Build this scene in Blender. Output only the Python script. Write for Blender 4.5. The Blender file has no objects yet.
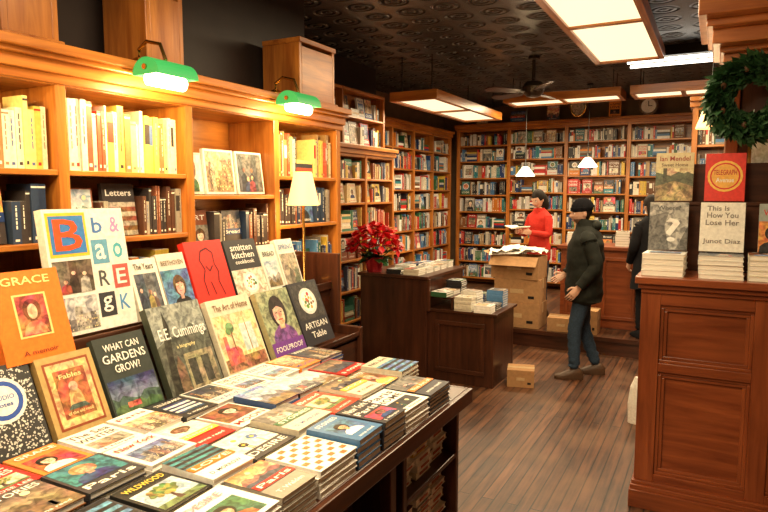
import bpy, bmesh, math, random
from mathutils import Matrix, Vector
R = random.Random(7)
sc = bpy.context.scene
try:
    sc.view_settings.view_transform = 'Standard'
except Exception: pass

# ------------------------------------------------------------ materials
def newmat(name):
    m = bpy.data.materials.new(name); m.use_nodes = True
    nt = m.node_tree; return m, nt, nt.nodes['Principled BSDF']
def solid(name, col, rough=.5, metal=0, bump=0, bscale=60, spec=.5, var=.12):
    m, nt, p = newmat(name)
    tc = nt.nodes.new('ShaderNodeTexCoord')
    n = nt.nodes.new('ShaderNodeTexNoise'); n.inputs['Scale'].default_value = bscale; n.inputs['Detail'].default_value = 4
    nt.links.new(tc.outputs['Object'], n.inputs['Vector'])
    r = nt.nodes.new('ShaderNodeValToRGB')
    a = [max(0, c*(1-var)) for c in col]; b = [min(1, c*(1+var)) for c in col]
    r.color_ramp.elements[0].position=.3; r.color_ramp.elements[1].position=.7
    r.color_ramp.elements[0].color = (*a, 1); r.color_ramp.elements[1].color = (*b, 1)
    nt.links.new(n.outputs['Fac'], r.inputs[0]); nt.links.new(r.outputs[0], p.inputs['Base Color'])
    p.inputs['Roughness'].default_value = rough; p.inputs['Metallic'].default_value = metal
    p.inputs['Specular IOR Level'].default_value = spec
    if bump:
        b_ = nt.nodes.new('ShaderNodeBump'); b_.inputs['Strength'].default_value = bump; b_.inputs['Distance'].default_value=.01
        nt.links.new(n.outputs['Fac'], b_.inputs['Height']); nt.links.new(b_.outputs[0], p.inputs['Normal'])
    return m
def emis(name, col, s, base=None):
    m, nt, p = newmat(name)
    p.inputs['Base Color'].default_value = (*(base or col), 1)
    p.inputs['Emission Color'].default_value = (*col, 1); p.inputs['Emission Strength'].default_value = s
    return m
def wood(name, c1, c2, rough=.35, axis='z', scale=1.0):
    m, nt, p = newmat(name)
    tc = nt.nodes.new('ShaderNodeTexCoord'); mp = nt.nodes.new('ShaderNodeMapping')
    s = {'x': (1.2, 14, 14), 'y': (14, 1.2, 14), 'z': (14, 14, 1.2)}[axis]
    mp.inputs['Scale'].default_value = [k*scale for k in s]
    nt.links.new(tc.outputs['Object'], mp.inputs['Vector'])
    n = nt.nodes.new('ShaderNodeTexNoise'); n.inputs['Scale'].default_value = 1.6; n.inputs['Detail'].default_value = 8
    n.inputs['Roughness'].default_value = .6; n.inputs['Distortion'].default_value = .6
    nt.links.new(mp.outputs[0], n.inputs['Vector'])
    r = nt.nodes.new('ShaderNodeValToRGB'); r.color_ramp.elements[0].position = .32; r.color_ramp.elements[1].position = .68
    r.color_ramp.elements[0].color = (*c1, 1); r.color_ramp.elements[1].color = (*c2, 1)
    nt.links.new(n.outputs['Fac'], r.inputs[0])
    n2 = nt.nodes.new('ShaderNodeTexNoise'); n2.inputs['Scale'].default_value = 1.7; n2.inputs['Detail'].default_value = 3
    nt.links.new(tc.outputs['Object'], n2.inputs['Vector'])
    mr = nt.nodes.new('ShaderNodeMapRange'); mr.inputs[1].default_value=.3; mr.inputs[2].default_value=.7; mr.inputs[3].default_value=.68; mr.inputs[4].default_value=1.08
    nt.links.new(n2.outputs['Fac'], mr.inputs[0])
    vm = nt.nodes.new('ShaderNodeVectorMath'); vm.operation='SCALE'; nt.links.new(r.outputs[0], vm.inputs[0]); nt.links.new(mr.outputs[0], vm.inputs['Scale'])
    nt.links.new(vm.outputs[0], p.inputs['Base Color'])
    b_ = nt.nodes.new('ShaderNodeBump'); b_.inputs['Strength'].default_value = .12; b_.inputs['Distance'].default_value = .004
    nt.links.new(n.outputs['Fac'], b_.inputs['Height']); nt.links.new(b_.outputs[0], p.inputs['Normal'])
    p.inputs['Roughness'].default_value = rough
    return m
def woodset(name, c1, c2, rough=.35):
    return [wood(name+'_'+a, c1, c2, rough, a) for a in 'xyz']
HONEY = woodset('honey_wood', (.33, .092, .014), (.66, .25, .045), .30)
DARK = woodset('dark_wood', (.034, .011, .006), (.095, .031, .015), .3)
MAHOG = woodset('mahogany', (.16, .034, .011), (.33, .086, .028), .3)
CORN = woodset('cornice_wood', (.38, .11, .03), (.6, .22, .07), .35)

def printmat(name, photo=False):
    m, nt, p = newmat(name)
    at = nt.nodes.new('ShaderNodeAttribute'); at.attribute_name = 'Col'
    p.inputs['Roughness'].default_value = .42; p.inputs['Specular IOR Level'].default_value=.4
    tc = nt.nodes.new('ShaderNodeTexCoord')
    if not photo:
        n = nt.nodes.new('ShaderNodeTexNoise'); n.inputs['Scale'].default_value = 60; n.inputs['Detail'].default_value = 6
        nt.links.new(tc.outputs['Object'], n.inputs['Vector'])
        mr = nt.nodes.new('ShaderNodeMapRange'); mr.inputs[1].default_value=.3; mr.inputs[2].default_value=.7; mr.inputs[3].default_value=.82; mr.inputs[4].default_value=1.04
        nt.links.new(n.outputs['Fac'], mr.inputs[0])
        vm = nt.nodes.new('ShaderNodeVectorMath'); vm.operation='SCALE'; nt.links.new(at.outputs['Color'], vm.inputs[0]); nt.links.new(mr.outputs[0], vm.inputs['Scale'])
        nt.links.new(vm.outputs[0], p.inputs['Base Color']); return m
    n = nt.nodes.new('ShaderNodeTexNoise'); n.inputs['Scale'].default_value = 38; n.inputs['Detail'].default_value = 9; n.inputs['Distortion'].default_value = .8
    nt.links.new(tc.outputs['Object'], n.inputs['Vector'])
    r = nt.nodes.new('ShaderNodeValToRGB'); e = r.color_ramp.elements
    e[0].position = .36; e[0].color = (.04, .04, .05, 1); e[1].position = .66; e[1].color = (.98, .95, .9, 1)
    nt.links.new(n.outputs['Fac'], r.inputs[0])
    mx = nt.nodes.new('ShaderNodeMixRGB'); mx.blend_type = 'OVERLAY'; mx.inputs[0].default_value = .62
    nt.links.new(at.outputs['Color'], mx.inputs[1]); nt.links.new(r.outputs[0], mx.inputs[2])
    n2 = nt.nodes.new('ShaderNodeTexNoise'); n2.inputs['Scale'].default_value = 17; n2.inputs['Detail'].default_value = 5
    nt.links.new(tc.outputs['Object'], n2.inputs['Vector'])
    hs = nt.nodes.new('ShaderNodeHueSaturation'); hs.inputs['Saturation'].default_value = .92; 
    mh = nt.nodes.new('ShaderNodeMapRange'); mh.inputs[1].default_value=.3; mh.inputs[2].default_value=.7; mh.inputs[3].default_value=.45; mh.inputs[4].default_value=.55
    nt.links.new(n2.outputs['Fac'], mh.inputs[0]); nt.links.new(mh.outputs[0], hs.inputs['Hue']); nt.links.new(mx.outputs[0], hs.inputs['Color'])
    nt.links.new(hs.outputs[0], p.inputs['Base Color'])
    return m
PRINT = printmat('printed_cover'); PHOTO = printmat('printed_picture', True)
def pagemat():
    m, nt, p = newmat('book_pages')
    tc = nt.nodes.new('ShaderNodeTexCoord'); mp = nt.nodes.new('ShaderNodeMapping'); mp.inputs['Scale'].default_value = (3, 3, 500)
    n = nt.nodes.new('ShaderNodeTexNoise'); n.inputs['Scale'].default_value = 1
    r = nt.nodes.new('ShaderNodeValToRGB'); r.color_ramp.elements[0].color = (.68, .62, .52, 1); r.color_ramp.elements[1].color = (.95, .93, .87, 1)
    r.color_ramp.elements[0].position=.3; r.color_ramp.elements[1].position=.6
    nt.links.new(tc.outputs['Object'], mp.inputs[0]); nt.links.new(mp.outputs[0], n.inputs['Vector'])
    nt.links.new(n.outputs['Fac'], r.inputs[0]); nt.links.new(r.outputs[0], p.inputs['Base Color']); p.inputs['Roughness'].default_value = .8
    return m
PAGES = pagemat()
BRASS = solid('brass', (.7, .42, .12), .25, 1)
BLACKM = solid('black_metal', (.02, .02, .02), .4, .5)
CARD = solid('cardboard', (.42, .23, .10), .85, bump=.1, bscale=30)
PAPER = solid('white_paper', (.85, .82, .76), .6)
WARM = (1, .765, .46)
PANEL = emis('light_panel', (1, .83, .52), 1.35, (.5,.42,.28))
SHADE = emis('lamp_shade_glow', (1, .60, .25), 1.4)
WSHADE = emis('pendant_glass', (1, .86, .62), 2.4)
BULB = emis('lamp_bulb', (1, .85, .5), 10)
GREEN = emis('green_glass', (.06, .55, .12), .55, (.02,.22,.06))
TUBE = emis('fluorescent_tube', (1, .93, .78), 5)

# ------------------------------------------------------------ builders
class MB:
    def __init__(s, mats): s.v=[]; s.f=[]; s.c=[]; s.m=[]; s.mats=mats
    def face(s, pts, col=(1,1,1), mat=0):
        n=len(s.v); s.v.extend([tuple(p) for p in pts]); s.f.append(tuple(range(n, n+len(pts)))); s.c.append(col); s.m.append(mat)
    def box(s, M, lo, hi, col=(1,1,1), mat=0, cols=None, mats=None):
        x0,y0,z0=lo; x1,y1,z1=hi; n=len(s.v)
        for p in ((x0,y0,z0),(x1,y0,z0),(x1,y1,z0),(x0,y1,z0),(x0,y0,z1),(x1,y0,z1),(x1,y1,z1),(x0,y1,z1)):
            s.v.append(tuple(M@Vector(p)) if M is not None else p)
        fs=((0,3,2,1),(4,5,6,7),(0,1,5,4),(1,2,6,5),(2,3,7,6),(3,0,4,7))
        for i,q in enumerate(fs):
            s.f.append(tuple(n+k for k in q)); s.c.append(cols[i] if cols else col); s.m.append(mats[i] if mats else mat)
    def wbox(s, M, lo, hi, base=0):
        a=M@Vector(lo) if M is not None else Vector(lo); b=M@Vector(hi) if M is not None else Vector(hi); d=[abs(k) for k in (b-a)]
        s.box(M, lo, hi, mat=base+d.index(max(d)))
    def rings(s, n, k, seg, col, mat, cap=True):
        for j in range(k-1):
            for i in range(seg):
                s.f.append((n+j*seg+i, n+j*seg+(i+1)%seg, n+(j+1)*seg+(i+1)%seg, n+(j+1)*seg+i)); s.c.append(col); s.m.append(mat)
        if cap:
            s.f.append(tuple(n+i for i in range(seg))[::-1]); s.c.append(col); s.m.append(mat)
            s.f.append(tuple(n+(k-1)*seg+i for i in range(seg))); s.c.append(col); s.m.append(mat)
    def lathe(s, c, prof, seg=20, mat=0, col=(1,1,1), axis='z', M=None):
        n=len(s.v); k=len(prof)
        for r,h in prof:
            for i in range(seg):
                a=2*math.pi*i/seg; x,y=r*math.cos(a), r*math.sin(a)
                p={'z':(x,y,h),'y':(x,h,y),'x':(h,x,y)}[axis]
                q=Vector(c)+Vector(p)
                s.v.append(tuple(M@q) if M is not None else tuple(q))
        s.rings(n,k,seg,col,mat)
    def tube(s, pts, rad, seg=10, mat=0, col=(1,1,1), flat=1.0, M=None, side=None):
        pts=[Vector(p) for p in pts]; n=len(s.v); k=len(pts)
        up=Vector(side) if side else None
        for j,p in enumerate(pts):
            t=(pts[min(j+1,k-1)]-pts[max(j-1,0)]).normalized()
            ref=up if up else (Vector((0,0,1)) if abs(t.z)<.9 else Vector((1,0,0)))
            u=t.cross(ref).normalized(); w=u.cross(t).normalized()
            for i in range(seg):
                a=2*math.pi*i/seg
                q=p+u*(rad[j]*flat*math.cos(a))+w*(rad[j]*math.sin(a))
                s.v.append(tuple(M@q) if M is not None else tuple(q))
        s.rings(n,k,seg,col,mat)
    def ell(s, c, r, mat=0, col=(1,1,1), M=None, seg=12, z0=-1, z1=1):
        n=len(s.v); K=9
        rings=[z0+(z1-z0)*(.5-.5*math.cos(math.pi*j/(K-1))) for j in range(K)]
        for zz in rings:
            rr=math.sqrt(max(0.0004,1-zz*zz))
            for i in range(seg):
                a=2*math.pi*i/seg; q=Vector((c[0]+r[0]*rr*math.cos(a), c[1]+r[1]*rr*math.sin(a), c[2]+r[2]*zz))
                s.v.append(tuple(M@q) if M is not None else tuple(q))
        s.rings(n,K,seg,col,mat)
    def make(s, name, bevel=0, smooth=False, parent=None):
        me=bpy.data.meshes.new(name); me.from_pydata(s.v, [], s.f)
        for m in s.mats: me.materials.append(m)
        me.polygons.foreach_set('material_index', s.m)
        ca=me.color_attributes.new('Col','FLOAT_COLOR','CORNER'); buf=[]
        for f,c in zip(s.f,s.c):
            buf.extend([c[0],c[1],c[2],1.0]*len(f))
        ca.data.foreach_set('color', buf)
        if smooth:
            me.polygons.foreach_set('use_smooth',[True]*len(s.f))
        me.update()
        o=bpy.data.objects.new(name, me); sc.collection.objects.link(o)
        if smooth:
            try: me.set_sharp_from_angle(angle=math.radians(45))
            except Exception: pass
        if bevel:
            b=o.modifiers.new('bevel','BEVEL'); b.width=bevel; b.segments=2; b.limit_method='ANGLE'
        if parent: o.parent=parent
        return o

_gl={}
def glyph(w):
    if w in _gl: return _gl[w]
    cu=bpy.data.curves.new('t','FONT'); cu.body=w; cu.resolution_u=2; cu.align_x='CENTER'; cu.offset=.012
    o=bpy.data.objects.new('t',cu); sc.collection.objects.link(o)
    dg=bpy.context.evaluated_depsgraph_get()
    me=bpy.data.meshes.new_from_object(o.evaluated_get(dg))
    vs=[(v.co.x,v.co.y) for v in me.vertices]; fs=[tuple(p.vertices) for p in me.polygons]
    bpy.data.objects.remove(o); bpy.data.curves.remove(cu); bpy.data.meshes.remove(me)
    x0=min(v[0] for v in vs); x1=max(v[0] for v in vs); y0=min(v[1] for v in vs); y1=max(v[1] for v in vs)
    vs=[((x-(x0+x1)/2),(y-(y0+y1)/2)) for x,y in vs]
    _gl[w]=(vs,fs,x1-x0,y1-y0); return _gl[w]
def text(mb, M, w, cx, cy, z, width, height, col, mat=0):
    vs,fs,W,H=glyph(w); sx=width/W; sy=height/H; n=len(mb.v)
    for x,y in vs: mb.v.append(tuple(M@Vector((cx+x*sx, cy+y*sy, z))))
    for f in fs: mb.f.append(tuple(n+k for k in f)); mb.c.append(col); mb.m.append(mat)
def rect(mb, M, x0,y0,x1,y1,z,col,mat=0):
    mb.face([M@Vector(p) for p in ((x0,y0,z),(x1,y0,z),(x1,y1,z),(x0,y1,z))], col, mat)
def poly(mb,M,pts,z,col,mat=0): mb.face([M@Vector((x,y,z)) for x,y in pts],col,mat)
def disc(mb, M, cx,cy,r,z,col,mat=0,ry=None):
    ry=ry or r
    mb.face([M@Vector((cx+r*math.cos(a*math.pi/10),cy+ry*math.sin(a*math.pi/10),z)) for a in range(20)], col, mat)

PAL=[((.80,.74,.60),8),((.90,.88,.83),13),((.025,.025,.03),10),((.58,.025,.02),8),((.02,.05,.18),6),((.20,.08,.03),4),
     ((.75,.24,.03),4),((.05,.16,.07),3),((.03,.22,.27),4),((.80,.55,.08),3),((.30,.27,.23),3),((.08,.22,.45),4),((.50,.34,.18),3)]
PALX=[c for c,n in PAL for _ in range(n)]
def rc(): 
    c=R.choice(PALX); k=R.uniform(.7,1.12); return tuple(min(1,x*k) for x in c)
def mixc(a,b,t): return tuple(x*(1-t)+y*t for x,y in zip(a,b))
def lum(c): return .3*c[0]+.6*c[1]+.1*c[2]
WORDS=['THE CITY','WINTER','a novel','STORIES','TELEGRAPH','New York','HOME','CLASSIC','COOK','The River','LOVE','ART','Fifth Ave','KITCHEN','MOON','Bread','POEMS','THIS LIFE','GARDEN','History','WILD','The Art of','NIGHT','Letters','Paris','JAZZ','DESIRE','The Sea']
AUTH=['J. Harper','anna reed','M. CLARKE','ROSE LEE','T. Walden','D. MORROW']
BM=[PRINT,PHOTO,PAGES]
SKINC=[(.72,.45,.32),(.55,.32,.2),(.8,.56,.42),(.3,.16,.1)]
def art(mb,M,x0,y0,x1,y1,z,kind=None):
    w=x1-x0; h=y1-y0; e=.00035; k=R.choice([0,0,1,1,1,2,2,3,4,5,6,8,8]) if kind is None else kind
    P=lambda a,b:(x0+w*a,y0+h*b)
    def rr(a,b,c,d,zz,col): rect(mb,M,x0+w*a,y0+h*b,x0+w*c,y0+h*d,zz,col,1)
    if k==0:
        t,b=R.choice([((.15,.3,.6),(.75,.72,.6)),((.65,.22,.08),(.85,.65,.35)),((.45,.55,.65),(.85,.83,.76)),((.03,.05,.15),(.25,.3,.42)),((.1,.08,.07),(.5,.35,.2))])
        for i in range(8): rr(0,i/8,1,(i+1)/8,z,mixc(b,t,i/7))
        if R.random()<.4: disc(mb,M,*P(R.uniform(.25,.75),.75),min(w,h)*.08,z+e,(.95,.85,.5))
        g=R.choice([(.08,.15,.06),(.22,.15,.07),(.05,.06,.1)])
        N=9; top=[P(1-i/N,R.uniform(.3,.58)) for i in range(N+1)]
        poly(mb,M,[P(0,0),P(1,0)]+top,z+e*2,mixc(g,t,.35),1)
        top=[P(1-i/N,R.uniform(.15,.34)) for i in range(N+1)]
        poly(mb,M,[P(0,0),P(1,0)]+top,z+e*3,g,1)
        if R.random()<.5: 
            for q in range(3): a=R.uniform(.1,.8); rr(a,.12,a+.1,.28,z+e*4,R.choice([(.6,.5,.4),(.5,.1,.05),(.1,.08,.07)]))
    elif k==1:
        rr(0,0,1,1,z,rc()); s=R.choice(SKINC); hc=R.choice([(.02,.015,.01),(.12,.06,.02),(.35,.2,.08)]); cx=R.uniform(.38,.62)
        disc(mb,M,*P(cx,.62),w*.23,z+e,hc,1,ry=h*.25)
        poly(mb,M,[P(cx-.36,0),P(cx+.36,0),P(cx+.34,.2),P(cx+.24,.3),P(cx+.1,.36),P(cx-.1,.36),P(cx-.24,.3),P(cx-.34,.2)],z+2*e,rc(),1)
        disc(mb,M,*P(cx,.58),w*.15,z+3*e,s,1,ry=h*.19); rr(cx-.06,.3,cx+.06,.44,z+2.5*e,mixc(s,(0,0,0),.25))
        poly(mb,M,[P(cx-.17,.66),P(cx+.05,.70),P(cx+.17,.64),P(cx+.16,.78),P(cx,.83),P(cx-.16,.78)],z+3.6*e,hc,1)
        for d in (-.055,.055): rr(cx+d-.025,.60,cx+d+.025,.615,z+4*e,(.03,.02,.02))
        rr(cx-.045,.485,cx+.045,.50,z+4*e,(.45,.08,.06)); rr(cx-.008,.53,cx+.012,.59,z+4*e,mixc(s,(0,0,0),.3))
    elif k==2:
        t=R.choice([(.65,.45,.25),(.15,.22,.4),(.5,.5,.52),(.04,.05,.08)])
        rr(0,0,1,1,z,t); a=0
        while a<.96:
            b=min(1,a+R.uniform(.08,.2)); hh=R.uniform(.3,.85); c=mixc(R.choice([(.1,.08,.08),(.3,.15,.08),(.4,.36,.3)]),t,.2); rr(a,0,b,hh,z+e,c)
            for q in range(int(hh*12)):
                for s_ in (.15,.45,.75): 
                    if R.random()<.7: rr(a+(b-a)*s_,.04+q*.075,a+(b-a)*(s_+.15),.08+q*.075,z+2*e,(.85,.7,.35) if R.random()<.4 else mixc(c,(0,0,0),.6))
            a=b
    elif k==3:
        rr(0,0,1,1,z,R.choice([(.25,.12,.05),(.6,.55,.45),(.08,.2,.24),(.05,.05,.05)]))
        r=min(w,h)*.38; c=P(.5,.5); disc(mb,M,*c,r,z+e,(.85,.83,.78)); disc(mb,M,*c,r*.78,z+2*e,rc(),1)
        for i in range(14): a=i*2.4; q=r*.62*(i/14)**.5; disc(mb,M,c[0]+q*math.cos(a),c[1]+q*math.sin(a),r*R.uniform(.08,.17),z+3*e+i*.00003,R.choice([(.6,.05,.02),(.1,.3,.05),(.75,.4,.05),(.8,.7,.45),(.3,.12,.04)]),1)
    elif k==4:
        c1,c2=rc(),rc()
        for i in range(7): rr(0,i/7,1,(i+1)/7,z,c1 if i%2 else c2)
    elif k==5:
        rr(0,0,1,1,z,rc()); 
        for (fx,fy,fr,pc) in ((.35,.68,.15,rc()),(.68,.5,.12,rc()),(.3,.32,.1,rc())):
            c=P(fx,fy); r=min(w,h)*fr*.8; rr(fx-.01,.0,fx+.015,fy,z+e,(.06,.2,.05))
            for i in range(8): a=i*math.pi/4; disc(mb,M,c[0]+r*1.1*math.cos(a),c[1]+r*1.1*math.sin(a),r*.55,z+2*e+i*.00003,pc,1)
            disc(mb,M,*c,r*.6,z+3*e,(.75,.5,.08))
    elif k==6:
        rr(0,0,1,1,z,R.choice([(.45,.55,.6),(.7,.6,.4),(.5,.5,.48)])); rr(0,0,1,.2,z+e,(.12,.2,.07))
        poly(mb,M,[P(.44,.1),P(.58,.1),P(.52,.4),P(.62,.6),P(.5,.5),P(.4,.62),P(.47,.4)],z+2*e,(.08,.04,.03),1)
        for i in range(26): a=i*2.4; q=.3*(i/26)**.5; disc(mb,M,x0+w*(.5+q*math.cos(a)),y0+h*(.66+q*.75*math.sin(a)),min(w,h)*.07,z+3*e+i*.00003,mixc((.06,.2,.05),(.45,.28,.05),R.random()*.8),1)
    elif k==8:
        b=R.choice([(.10,.06,.04),(.04,.06,.1),(.12,.12,.12),(.3,.26,.2)])
        for i in range(5): rr(i/5,0,(i+1)/5,1,z,mixc(b,(.5,.45,.38),R.random()*.35))
        for q in range(4):
            cx=R.uniform(.15,.85); hh=R.uniform(.25,.6); c=mixc(rc(),b,.5)
            poly(mb,M,[P(max(0,cx-.14),0),P(min(1,cx+.14),0),P(min(1,cx+.11),hh*.8),P(cx,hh),P(max(0,cx-.11),hh*.8)],z+e*(q+1),c,1); disc(mb,M,*P(cx,min(.92,hh+.06)),w*.055,z+e*(q+1.5),R.choice(SKINC),1,ry=h*.06)
    else:
        rr(0,0,1,1,z,(.88,.86,.8)); 
        for i in range(4):
            for j in range(5): rr(.04+i*.24,.03+j*.195,.23+i*.24,.19+j*.195,z+e,rc())
def design(mb,M,w,h,z,bg):
    e=.0006; z=z+.0004; fg=(.93,.9,.82) if lum(bg)<.35 else R.choice([(.04,.03,.03),(.6,.03,.02),(.04,.1,.35)])
    k=R.randrange(6); tz=z+.0022
    if k==0:
        art(mb,M,0,0,w,h*.64,z); text(mb,M,R.choice(WORDS),w/2,h*.82,z,w*.8,h*.12,fg)
    elif k==1:
        art(mb,M,0,0,w,h,z,R.choice([0,8,2,1,0])); text(mb,M,R.choice(WORDS),w/2,h*.86,tz,w*.84,h*.13,(.95,.93,.85)); text(mb,M,R.choice(AUTH),w/2,h*.07,tz,w*.6,h*.06,(.95,.93,.85))
    elif k==2:
        art(mb,M,w*.12,h*.22,w*.88,h*.74,z); text(mb,M,R.choice(WORDS),w/2,h*.87,z,w*.75,h*.1,fg); text(mb,M,R.choice(AUTH),w/2,h*.1,z,w*.6,h*.06,fg)
    elif k==3:
        text(mb,M,R.choice(WORDS),w/2,h*.82,z,w*.84,h*.17,fg); text(mb,M,R.choice(WORDS),w/2,h*.60,z,w*.84,h*.15,fg)
        art(mb,M,w*.1,h*.14,w*.9,h*.46,z); text(mb,M,R.choice(AUTH),w/2,h*.07,z,w*.7,h*.07,fg)
    elif k==4:
        art(mb,M,w*.05,h*.3,w*.95,h*.97,z); text(mb,M,R.choice(WORDS),w/2,h*.17,z,w*.85,h*.14,fg)
    else:
        art(mb,M,0,h*.5,w,h,z); rect(mb,M,0,h*.36,w,h*.52,tz,rc()); text(mb,M,R.choice(WORDS),w/2,h*.44,tz+.0004,w*.85,h*.1,(.95,.9,.8)); text(mb,M,R.choice(AUTH),w/2,h*.16,z,w*.7,h*.08,fg)
def book(mb,M,w,h,t,bg,des=True,spine=None):
    c=.0025; mats=BM
    mb.box(M,(0,0,0),(w,h,c),bg,0); mb.box(M,(0,0,t-c),(w,h,t),bg,0)
    mb.box(M,(0,0,c),(c*1.5,h,t-c),spine or bg,0)
    mb.box(M,(c*1.5,.003,c),(w-.004,h-.003,t-c),(1,1,1),2)
    if des is True: design(mb,M,w,h,t,bg)
    elif callable(des): des(mb,M,w,h,t+.0008)
def frame(o,x,y,z): 
    return Matrix(((x[0],y[0],z[0],o[0]),(x[1],y[1],z[1],o[1]),(x[2],y[2],z[2],o[2]),(0,0,0,1)))
def stack(name, o, ang, w, h, n, t, bg=None, des=True, face='x'):
    mb=MB(BM); bg=bg or rc(); z=o[2]
    base = frame((0,0,0),(0,1,0),(-1,0,0),(0,0,1)) if face=='x' else Matrix.Identity(4)
    for i in range(n):
        a=ang+R.uniform(-.025,.025)
        M=Matrix.Translation((o[0]+R.uniform(-.004,.004),o[1]+R.uniform(-.004,.004),z))@Matrix.Rotation(a,4,'Z')@base@Matrix.Translation((-w/2,-h/2,0))
        book(mb,M,w,h,t,bg,des if i==n-1 else False)
        z+=t+.0003
    return mb.make(name)

def shelf_row(mb,F,u0,u1,z,maxh,w0=.0,fill=1.0,faceout=0,minh=.62,pal=None):
    u=u0+.004; cur=None; run=0
    while u<u1-.012:
        r=R.random()
        if r<faceout and u1-u>.19:
            w=R.uniform(.13,.17); h=min(maxh-.01,w*1.45); 
            M=F@frame((u+w,w0-.045,z+.001),(-1,0,0),(0,-.12,.9928),(0,.9928,.12))
            if F.determinant()<0: M=F@frame((u,w0-.045,z+.001),(1,0,0),(0,-.12,.9928),(0,.9928,.12))
            book(mb,M,w,h,.022,pal() if pal else rc()); u+=w+.012; continue
        if r>fill:
            if u1-u>.2 and R.random()<.6:
                zz=z; hh=min(maxh*.8,.2)
                while zz<z+hh*R.uniform(.4,.9):
                    t=R.uniform(.02,.035); c=pal() if pal else rc(); mb.box(F,(u,w0-.13,zz),(u+.17,w0-R.uniform(0,.01),zz+t-.001),c,0); zz+=t
                u+=.18
            else: u+=R.uniform(.02,.08)
            continue
        if run<=0:
            t=R.choice([.012,.016,.02,.024,.028,.036])*R.uniform(.85,1.15); hk=R.uniform(minh,.95); c=pal() if pal else rc(); run=R.choice([1,1,1,1,2,3])
        run-=1
        if u+t>u1-.003: break
        h=maxh*min(.96,hk*R.uniform(.99,1.01)); d=R.uniform(.12,.16); s=R.uniform(0,.014)
        mb.box(F,(u,w0-s-d,z),(u+t-.0012,w0-s,z+h),c,0,cols=[c,(1,1,1),c,c,c,c],mats=[0,2,0,0,0,0])
        k=R.random(); lc=(.92,.88,.75) if lum(c)<.3 else R.choice([(.05,.04,.04),(.6,.05,.03),(.1,.15,.35),(.3,.2,.1)])
        ww=w0-s+.0008
        def q(a,b,m,cc=lc):
            mb.face([F@Vector(p) for p in ((u+t-.0012-m,ww,a),(u+m,ww,a),(u+m,ww,b),(u+t-.0012-m,ww,b))],cc,0)
        if k<.12: q(z+h*.5,z+h*.85,.0)
        elif k<.85:
            a=z+h*R.uniform(.28,.4); e=z+h*.9
            while a<e:
                b=min(e,a+h*R.uniform(.05,.14)); q(a,b,t*.40); a=b+h*.025
        if k>.4: q(z+h*.06,z+h*.11,t*.25)
        if k>.8: q(z+h*.93,z+h*.96,0)
        u+=t

def bookcase(name,F,bays,zs,depth,top,base=0,bt=.03,W=HONEY,cornice=True,fill=.97,faceout=.03,rowfill=None,booksname='shelf_books',pal=None,inner=None):
    mb=MB(W+(inner or W)); bk=MB(BM)
    for b in bays: mb.wbox(F,(b-bt/2,-depth,base),(b+bt/2,.0,top))
    mb.wbox(F,(bays[0],-depth-.012,base),(bays[-1],-depth-.0005,top),3)
    for i in range(len(bays)-1):
        a,b=bays[i]+bt/2,bays[i+1]-bt/2
        zz=zs[i] if isinstance(zs[0],(list,tuple)) else zs
        mb.wbox(F,(a,-depth,top-.03),(b,-.002,top))
        for j,z in enumerate(zz):
            mb.wbox(F,(a,-depth,z-.022),(b,-.004,z))
            nxt=(zz[j+1]-.025 if j+1<len(zz) else top-.03)
            mh=min(nxt-z-.015,.30); kw=dict(fill=fill,faceout=faceout,pal=pal)
            if rowfill and (i,j) in rowfill:
                r=rowfill[(i,j)]
                if r is None: continue
                kw.update(r)
            shelf_row(bk,F,a,b,z+.0005,mh,w0=-.03,**kw)
    if cornice:
        mb.wbox(F,(bays[0]-bt,-depth,top),(bays[-1]+bt,.02,top+.05))
        mb.wbox(F,(bays[0]-bt,-depth,top+.05),(bays[-1]+bt,.05,top+.09))
    o=mb.make(name,bevel=.003)
    if bk.f:
        b=bk.make(booksname)
    return o

FX=lambda x: frame((x,0,0),(0,1,0),(1,0,0),(0,0,1))      # faces +X, u=Y
FY=lambda y: frame((0,y,0),(1,0,0),(0,-1,0),(0,0,1))     # faces -Y, u=X

# ------------------------------------------------------------ room shell
CE=3.2
m,nt,p=newmat('plank_floor')
tc=nt.nodes.new('ShaderNodeTexCoord'); mp=nt.nodes.new('ShaderNodeMapping'); mp.inputs['Rotation'].default_value=(0,0,math.pi/2)
br=nt.nodes.new('ShaderNodeTexBrick'); br.inputs['Scale'].default_value=1; br.inputs['Brick Width'].default_value=2.4; br.inputs['Row Height'].default_value=.07
br.inputs['Mortar Size'].default_value=.004; br.inputs['Color1'].default_value=(.170,.066,.028,1); br.inputs['Color2'].default_value=(.072,.028,.013,1); br.inputs['Mortar'].default_value=(.006,.003,.002,1); br.offset=.37
nt.links.new(tc.outputs['Object'],mp.inputs[0]); nt.links.new(mp.outputs[0],br.inputs['Vector'])
mp2=nt.nodes.new('ShaderNodeMapping'); mp2.inputs['Scale'].default_value=(16,1.3,1)
n=nt.nodes.new('ShaderNodeTexNoise'); n.inputs['Scale'].default_value=2; n.inputs['Detail'].default_value=8
nt.links.new(tc.outputs['Object'],mp2.inputs[0]); nt.links.new(mp2.outputs[0],n.inputs['Vector'])
r=nt.nodes.new('ShaderNodeValToRGB'); r.color_ramp.elements[0].color=(.3,.27,.25,1); r.color_ramp.elements[1].color=(1.0,.95,.9,1); r.color_ramp.elements[0].position=.35; r.color_ramp.elements[1].position=.65
nt.links.new(n.outputs['Fac'],r.inputs[0])
mx=nt.nodes.new('ShaderNodeMixRGB'); mx.blend_type='MULTIPLY'; mx.inputs[0].default_value=.9
nt.links.new(br.outputs['Color'],mx.inputs[1]); nt.links.new(r.outputs[0],mx.inputs[2])
n3=nt.nodes.new('ShaderNodeTexNoise'); n3.inputs['Scale'].default_value=2.2; n3.inputs['Detail'].default_value=6; nt.links.new(tc.outputs['Object'],n3.inputs['Vector'])
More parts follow.
